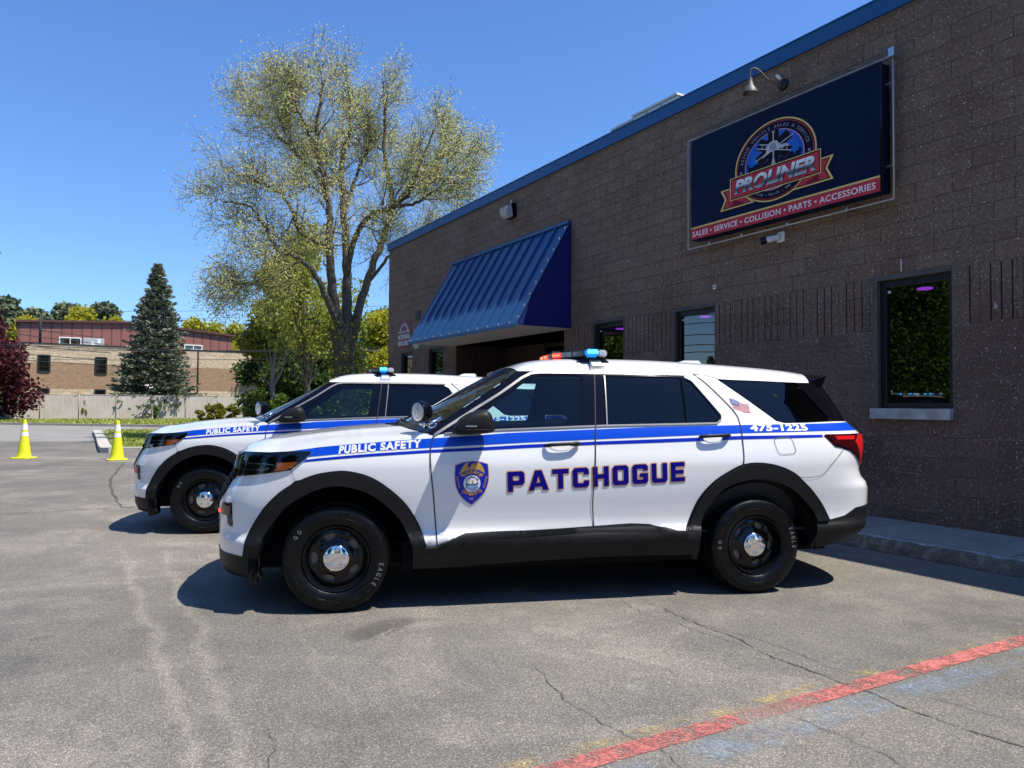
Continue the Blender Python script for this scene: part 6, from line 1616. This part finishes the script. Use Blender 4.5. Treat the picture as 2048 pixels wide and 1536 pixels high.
t = leafy_tree('elm_tree', (-13.5, 78, 0), 11, 5.5, 'mid', 20000, .28, 36, .2, .05, 30, 'bark', .4); tag(t, 'mid green tree far behind the dark trees beside the tan building', 'tree')
t = leafy_tree('ash_tree', (-22.6, 78.6, 0), 17.0, 4.2, 'olive', 3500, .26, 37, .36, .5, 20, 'bark', .2); tag(t, 'tall thin tree beside the tan building casting branch shadows on it', 'tree')
# skyline trees behind the tan building
def far_px(px, Y): return (px-1024)/1457*Y
FT = {}
FT['pine'] = leafy_tree('pine_tree', (far_px(205, 118), 118, 0), 17.5, 5.0, 'pine', 9000, .55, 41, .3, .55, 17, 'bark', .25, .5); tag(FT['pine'], 'flat topped pine on the skyline left of the spruce, right one of the middle pair', 'tree', 'skyline pines')
FT['yel'] = leafy_tree('elm_tree', (far_px(160, 108), 108, 0), 15.0, 4.6, 'yellow', 11000, .42, 42, .25, .30, 26, 'bark', .4); tag(FT['yel'], 'yellow green tree in front of the middle pines on the skyline', 'tree', 'spring green skyline trees')
for px, Y, sc, lab in ((130, 121, 1.02, 'flat topped pine on the skyline left of the yellow green tree'), (68, 116, .93, 'small lone pine on the skyline near the maroon maple'), (8, 112, 1.0, 'tall pine on the skyline at the left edge of the photo'), (-45, 114, 1.05, 'pine just beyond the left edge of the photo')):
    copy_to(FT['pine'], (far_px(px, Y), Y, 0), px*.7, sc, lab, 'skyline pines')
for px, Y, sc, lab in ((228, 112, .93, 'yellow green tree behind the left side of the spruce'), (48, 110, .92, 'yellow green tree above the maroon maple'), (385, 112, .93, 'yellow green tree just right of the spruce'), (425, 118, .93, 'yellow green tree above the red roof, second right of the spruce'), (468, 122, .95, 'yellow green tree above the right end of the red roof'), (505, 112, .80, 'yellow green tree touching the olive oak behind the red roof'), (108, 116, .88, 'yellow green tree under the left pine of the middle pair')):
    copy_to(FT['yel'], (far_px(px, Y), Y, 0), px*1.3, sc, lab, 'spring green skyline trees')
# trees standing across the lot to the left and behind, seen only as reflections in the windows
r0 = leafy_tree('oak_tree', (-31, 8.2, 0), 15.5, 6.8, 'shade', 95000, .135, 51, .3, .04, 34, 'bark', .6, top=.75); tag(r0, 'broad green tree mirrored in the nearest workshop window', 'tree', 'trees around the lot')
r1 = leafy_tree('elm_tree', (-31, 25.5, 0), 6.6, 4.2, 'mid', 14000, .22, 52, .2, .1, 26, 'bark', .4); tag(r1, 'low green tree mirrored in the window beside the awning', 'tree', 'trees around the lot')
for (x, y, rz, sc, lab) in ((-25, -2, 1.1, .95, 'broad tree left of the lot, nearest to the camera'), (-32, 36, 2.0, .9, 'tree mirrored in the window left of the awning'), (-8, -26, .6, 1.0, 'broad tree behind the camera on the left'), (6, -29, 2.6, .9, 'broad tree behind the camera in the middle'), (20, -27, 4.0, 1.05, 'broad tree behind the camera on the right'), (-20, -18, 5.0, 1., 'broad tree behind the camera, furthest left'), (-38, 12, 3., .8, 'tree mirrored low in the nearest workshop window'), (-39, 4, 1.7, 1.0, 'tall tree added behind the broad mirrored tree to darken its reflection')):
    copy_to(r0, (x, y, 0), rz, sc, lab, 'trees around the lot')  # last copy is added to darken sky gaps in the mirrored crown
t = spruce((-41, 20.6, 0), 5.2, 1.35, 9, 26, lsize=.22); tag(t, 'small pointed spruce mirrored in the middle workshop window', 'tree')
# shrubs and climbers along the fence
SH = []
for k, (px, Y, h, r, leaf, lab) in enumerate([(432, 53.5, 1.9, .75, 'olive', 'tall ragged shrub against the fence beside the rear car'), (405, 54.5, .9, .5, 'olive', 'low tuft left of the ragged shrub'), (470, 51, 1.4, .6, 'olive', 'thin shrub between two bigger shrubs along the fence'), (515, 48, 2.0, 1.1, 'olive', 'broad olive shrub at the right end of the fence'), (548, 46.5, 2.3, 1.3, 'mid', 'broad green shrub below the dark trees'), (580, 45, 1.7, 1.2, 'mid', 'green shrub behind the rear car roof'), (145, 60.5, 1.7, .55, 'olive', 'sparse climber on the fence between the cones'), (120, 61, 1.3, .4, 'olive', 'thin climber left of the sparse climber'), (310, 57, 1.4, .22, 'mid', 'single thin sapling against the fence'), (52, 61.5, 1.3, .35, 'olive', 'thin climber beside the left cone top'), (168, 60, 1.9, .3, 'olive', 'tall thin climber with dry top on the fence')]):
    rn = np.random.default_rng(60+k); a = empty('shrub', (far_px(px, Y), Y, 0)); n = int(260*(1+6*r*h*(.45 if px < 400 else 1))); nb = 9
    B = [((rn.normal(0, r*.45), rn.normal(0, r*.3), h*rn.uniform(.15, .9)), (r*.34, r*.34, h*.16), 1) for _ in range(nb)]
    P = crown_points(rn, B, n, .2); P[:, 2] = np.abs(P[:, 2]); tri_mesh('leaves', leaf_quads(P, .12, rn), L_[leaf], a)
    segs = [([np.array([rn.normal(0, .06), rn.normal(0, .06), 0]), np.array(b[0])*.55+np.array([0, 0, .1]), np.array(b[0])], [.018, .012, .006]) for b in B]; skeleton_mesh('stems', segs, M['barkd'], a, 4)
    tag(a, lab, 'shrub')

# ================================================================== fence
def build_fence():
    a = empty('slatted_fence'); tag(a, 'long pale grey privacy fence with wire posts running along the street', 'fence')
    pts = [(-66, 42.0), (-40.1, 57.0), (-21.7, 68.0), (-8, 76.0)]
    m = mat('fence_slats', (.36, .33, .29), .9); t = NT(m); v = t.coord(); sp = t.n('SeparateXYZ', {0: v}); wv = t.math('FRACT', t.math('MULTIPLY', sp.outputs[0], 7.2)); 
    f = t.noise(v, .5, 3); g = t.noise(t.n('Mapping', {'Vector': v, 'Scale': (9, 9, .5)}).outputs[0], 2., 4)
    c = t.ramp(f, [(.35, (.50, .45, .39)), (.65, (.62, .57, .51))]); c = t.mix(1., c, t.ramp(g, [(.3, (.80, .79, .78)), (.7, (1.12, 1.12, 1.12))]), 'MULTIPLY'); c = t.mix(t.math('LESS_THAN', wv, .16), c, t.mix(.35, c, (.12, .11, .10))); t.col(c); M['slats'] = m
    M['post'] = mat('fence_post', (.36, .33, .29), .8)
    seg = resample(pts, 3.05, False)
    for p, q in zip(seg, seg[1:]):
        bm = bmesh.new(); d = math.dist(p, q); ang = math.atan2(q[1]-p[1], q[0]-p[0]); box(bm, .03, d-.03, -.012, .012, .05, 2.02+.06*math.sin(p[0])); tube(bm, [(0, -.02, 2.05), (d, -.02, 2.05)], .02, 5)
        o = from_bm('slat_panel', bm, M['slats'], a); o.location = (*p, 0); o.rotation_euler = (0, 0, ang)
        bm = bmesh.new(); tube(bm, [(0, -.03, 0), (0, -.03, 2.1)], .035, 6)
        if int(abs(p[0])*10) % 3 != 0: tube(bm, [(0, -.03, 2.1), (-.22, -.25, 2.42)], .018, 4)
        o = from_bm('post', bm, M['post'], a); o.location = (*p, 0); o.rotation_euler = (0, 0, ang)
build_fence()

# ================================================================== tan building across the street
def build_tan():
    a = empty('tan_building', (-28.55, 81.7, 0), .592); tag(a, 'two storey tan and brown block building with red metal upper walls behind the fence', 'building')
    def blockm(name, c0, c1, bw, bh, mort, bump):
        m = mat(name, c0, .92); t = NT(m); v = t.coord(); sp = t.n('SeparateXYZ', {0: v}); uv = t.n('CombineXYZ', {0: sp.outputs[0], 1: sp.outputs[2]}).outputs[0]
        br = t.n('TexBrick', {'Vector': uv, 'Color1': (*c0, 1), 'Color2': (*c1, 1), 'Mortar': (*mort, 1), 'Scale': 1., 'Mortar Size': .016, 'Brick Width': bw, 'Row Height': bh}, offset=.5)
        c = t.mix(.6, br.outputs[0], t.mix(1., br.outputs[0], t.ramp(t.noise(v, 2.4, 6, .75), [(.3, (.62, .62, .62)), (.7, (1.35, 1.35, 1.35))]), 'MULTIPLY')); t.col(c); t.bump(t.noise(v, 3.5, 6, .75), bump, .12); return m
    stone = blockm('rock_face_block', (.54, .42, .28), (.64, .51, .35), .81, .41, (.42, .33, .24), .9); brown = blockm('brown_block', (.30, .18, .105), (.34, .21, .125), .406, .203, (.44, .30, .20), .3)
    stone.node_tree.nodes['Principled BSDF'].inputs['Roughness'].default_value = 1
    x0 = -40.
    bm = bmesh.new(); box(bm, x0, 0, 0, 22, 0, 2.72); box(bm, x0, 0, 0, 22, 5.22, 7.08); from_bm('wall', bm, stone, a)
    bm = bmesh.new(); box(bm, x0, -.002, .002, 21.99, 2.722, 5.218); from_bm('wall_band', bm, brown, a)
    bm = bmesh.new(); box(bm, x0, .06, -.06, 22, 7.082, 7.17); from_bm('coping', bm, M['seal'], a)
    red = mat('red_ribbed_metal', (.22, .068, .050), .6); t = NT(red); v = t.coord(); sp = t.n('SeparateXYZ', {0: v}); fr = t.math('FRACT', t.math('MULTIPLY', t.math('ADD', sp.outputs[0], sp.outputs[1]), 1.05)); t.col(t.mix(t.math('LESS_THAN', fr, .14), (.27, .105, .078), (.13, .05, .038))); t.bump(t.math('LESS_THAN', fr, .14), .6, .05)
    bm = bmesh.new(); prism(bm, [(-22.4, 7.0), (-.75, 7.0), (-.75, 9.55), (-11.5, 10.42), (-22.4, 9.85)], 9, 20); u_ = from_bm('upper_wall', bm, red, a)
    bm = bmesh.new(); prism(bm, [(-22.6, 9.84), (-11.5, 10.43), (-.55, 9.54), (-.55, 9.78), (-11.5, 10.66), (-22.6, 10.08)], 8.7, 20.3); from_bm('roof_trim', bm, mat('dark_red_trim', (.11, .035, .028), .6), a)
    for (xa, xb, za, zb, y) in ((-20.7, -19.68, 4.35, 6.0, 0), (-15.9, -14.85, 4.28, 5.97, 0), (-20.7, -19.7, 2.05, 2.76, 0), (-15.88, -14.9, 2.0, 2.72, 0), (-30, -29, 4.3, 6, 0), (-18.7, -16.62, 7.7, 8.5, 9), (-6.15, -4.15, 7.75, 8.33, 9)):
        bm = bmesh.new(); f = .10
        box(bm, xa-.02, xa+f, y-.08, y-.001, za, zb); box(bm, xb-f, xb+.02, y-.08, y-.001, za, zb); box(bm, xa+f, xb-f, y-.08, y-.001, zb-f, zb+.02); box(bm, xa+f, xb-f, y-.08, y-.001, za-.06, za+f)
        if y == 0:
            for k in range(1, 6): box(bm, xa+(xb-xa)*k/6-.018, xa+(xb-xa)*k/6+.018, y-.06, y-.03, za+f, zb-f)
            box(bm, xa+f, xb-f, y-.065, y-.062, za+(zb-za)*.3, za+(zb-za)*.3+.04)
        else: box(bm, (xa+xb)/2-.05, (xa+xb)/2+.05, y-.07, y-.03, za+f, zb-f)
        w_ = from_bm('window', bm, M['seal'] if y == 0 else M['cream'], a); bm = bmesh.new(); bm.faces.new([bm.verts.new(q) for q in ((xa+f, y-.028, za+f), (xb-f, y-.028, za+f), (xb-f, y-.028, zb-f), (xa+f, y-.028, zb-f))]); from_bm('pane', bm, M['farglass'], w_)
    for x in (-6.26, -27): bm = bmesh.new(); tube(bm, [(x, -.08, 0), (x, -.08, 7.25)], .06, 8); from_bm('downpipe', bm, M['seal'], a)
    bm = bmesh.new(); tube(bm, [(-20.5, 4, 7), (-20.5, 4, 10.3)], .13, 10); from_bm('flue', bm, M['seal'], a)
    bm = bmesh.new(); prism(bm, [(-1.2, 2.9), (-1.1, 3.0), (0, 3.55), (0, 3.4)], -13.2, -10.2, axis='x'); from_bm('door_canopy', bm, M['whitemetal'], a)
    r = empty('rooftop_air_conditioner'); r.matrix_world = Matrix.Translation((-28.55, 81.7, 0)) @ Matrix.Rotation(.592, 4, 'Z') @ Matrix.Translation((-16.6, 6.5, 7.2)); tag(r, 'pale grey air conditioner on the tan building roof', 'air conditioner')
    bm = bmesh.new(); box(bm, 0, 2.0, 0, 1.4, 0, 1.15, bev=.04); from_bm('casing', bm, M['acgrey'], r)
    for x in (.9, 1.5): bm = bmesh.new(); box(bm, x-.16, x+.16, -.02, -.001, .35+.2*(x > 1), .75+.3*(x > 1)); from_bm('panel', bm, M['wvinyl'], r)
M['farglass'] = glass('far_window_glass', (.05, .055, .06), 2.2, .8); M['acgrey'] = mat('ac_casing', (.42, .43, .42), .6)
build_tan()

# ================================================================== cones, wires
def build_cone():
    a = empty('traffic_cone', (-12.10, 18.13, 0)); tag(a, 'lime yellow traffic cone with white bands, left one nearer the photo edge', 'traffic cone', 'traffic cones')
    bm = bmesh.new(); P = [(.165, .03), (.155, .05), (.135, .18), (.045, .92), (.040, .955), (.028, .965), (.026, .90)]; lathe(bm, P, 28); from_bm('cone_body', bm, M['lime'], a, angle=35)
    bm = bmesh.new(); L = [(-.225, -.17), (-.17, -.225), (.17, -.225), (.225, -.17), (.225, .17), (.17, .225), (-.17, .225), (-.225, .17)]; prism(bm, L, 0.002, .032, axis='z'); bmesh.ops.bevel(bm, geom=bm.edges[:], offset=.006, segments=1, affect='EDGES'); from_bm('base', bm, M['lime'], a)
    for z0, z1 in ((.56, .655), (.71, .86)):
        r = lambda z: .135+(.045-.135)*(z-.18)/.74+.002; bm = bmesh.new(); lathe(bm, [(r(z0), z0), (r(z1), z1)], 28); from_bm('reflective_band', bm, M['band'], a, smooth=True)
    c = copy_tree(a); c.location = (-9.64, 17.85, 0); c.rotation_euler = (.0, .0, .5); c['label'] = 'lime yellow traffic cone with white bands in front of the grass island'
M['lime'] = noisy('lime_plastic', (.60, .62, .008), (.72, .73, .010), 9, .6); M['band'] = mat('reflective_white', (.78, .78, .80), .4)
build_cone()
def wire(pts, r, lab):
    bm = bmesh.new(); P = []
    for (p, q) in zip(pts, pts[1:]):
        p, q = Vector(p), Vector(q); d = (q-p).length
        for i in range(16): t = i/16; v = p.lerp(q, t); v.z -= 4*t*(1-t)*d*.010; P.append(v)
    P.append(Vector(pts[-1])); tube(bm, P, r, 5); o = from_bm('utility_wire', bm, M['wire']); tag(o, lab, 'wire', 'overhead wires')
M['wire'] = mat('overhead_wire', (.03, .03, .032), .6)
def pz(px, py, Y):
    c_ = cam_o.matrix_world; d = c_.to_3x3() @ Vector(((px-1024)/FPX, (768-py)/FPX, -1)); t = Y/d.y; return Vector((0, 0, CAMH))+d*t
for (a_, b_, Y0, Y1, r, lab) in (((-300, 668), (760, 702), 50, 40, .026, 'thick lower overhead wire crossing in front of the spruce'), ((-300, 675), (760, 700), 50.5, 40.5, .016, 'thin overhead wire just under the thick one'), ((-300, 684), (760, 694), 51, 41, .014, 'thin overhead wire meeting the others at the locust'), ((-300, 702), (760, 712), 49, 39, .014, 'lowest overhead wire crossing the tan wall'), ((-300, 612), (900, 606), 56, 45, .012, 'highest overhead wire against the sky'), ((-300, 640), (900, 612), 57, 46, .012, 'second highest overhead wire against the sky'), ((-300, 655), (900, 640), 58, 47, .012, 'overhead wire rising right above the red roof')):
    wire([pz(*a_, Y0), pz(*b_, Y1)], r, lab)
for k, z in enumerate((5.0, 5.5, 6.2, 7.0, 7.6)): wire([(-28-k*.3, -30, z), (-34-k*.3, 20, z), (-38-k*.3, 70, z)], .03, 'wire across the lot mirrored in the windows, number %d from below' % (k+1) if False else ['lowest', 'second lowest', 'middle', 'second highest', 'highest'][k]+' wire mirrored in the middle workshop window')

# ================================================================== the two patrol cars, and a copy added for the window reflection
PSI = .1932
car = build_car()
car.location = (-1.165-math.sin(PSI)*.98, 4.886+math.cos(PSI)*.98, 0); car.rotation_euler = (0, 0, PSI)
tag(car, 'nearest white patrol SUV with blue side stripes and PATCHOGUE lettering on its doors', 'police car', 'white patrol SUVs')
car2 = copy_tree(car)
car2.location = (-3.2865-math.sin(PSI)*.965, 7.836+math.cos(PSI)*.965, 0); car2.rotation_euler = (0, 0, PSI)
tag(car2, 'rear white patrol SUV half hidden behind the nearest one', 'police car', 'white patrol SUVs')

car3 = copy_tree(car)  # unseen copy, added so the nearest window mirrors a white car
car3.location = (-11.6, 7.95, 0); car3.rotation_euler = (0, 0, -.02)
tag(car3, 'third white patrol SUV with blue lights, added out of view for the reflection in the nearest window', 'police car', 'white patrol SUVs')

def dim_front(root):
    """the rear car's front red modules are between flashes"""
    for o in [c for ch in root.children for c in [ch]+list(ch.children)]:
        stack = [o]
        while stack:
            q = stack.pop(); stack += list(q.children)
            if q.type == 'MESH' and q.data.materials and q.data.materials[0] in (M['ledred'], M['ledred2']) and q.matrix_basis.translation.length < 1e-6 and max((v.co.z for v in q.data.vertices), default=0) > 1.5:
                q.material_slots[0].link = 'OBJECT'; q.material_slots[0].material = M['reddim']
dim_front(car2); dim_front(car3)
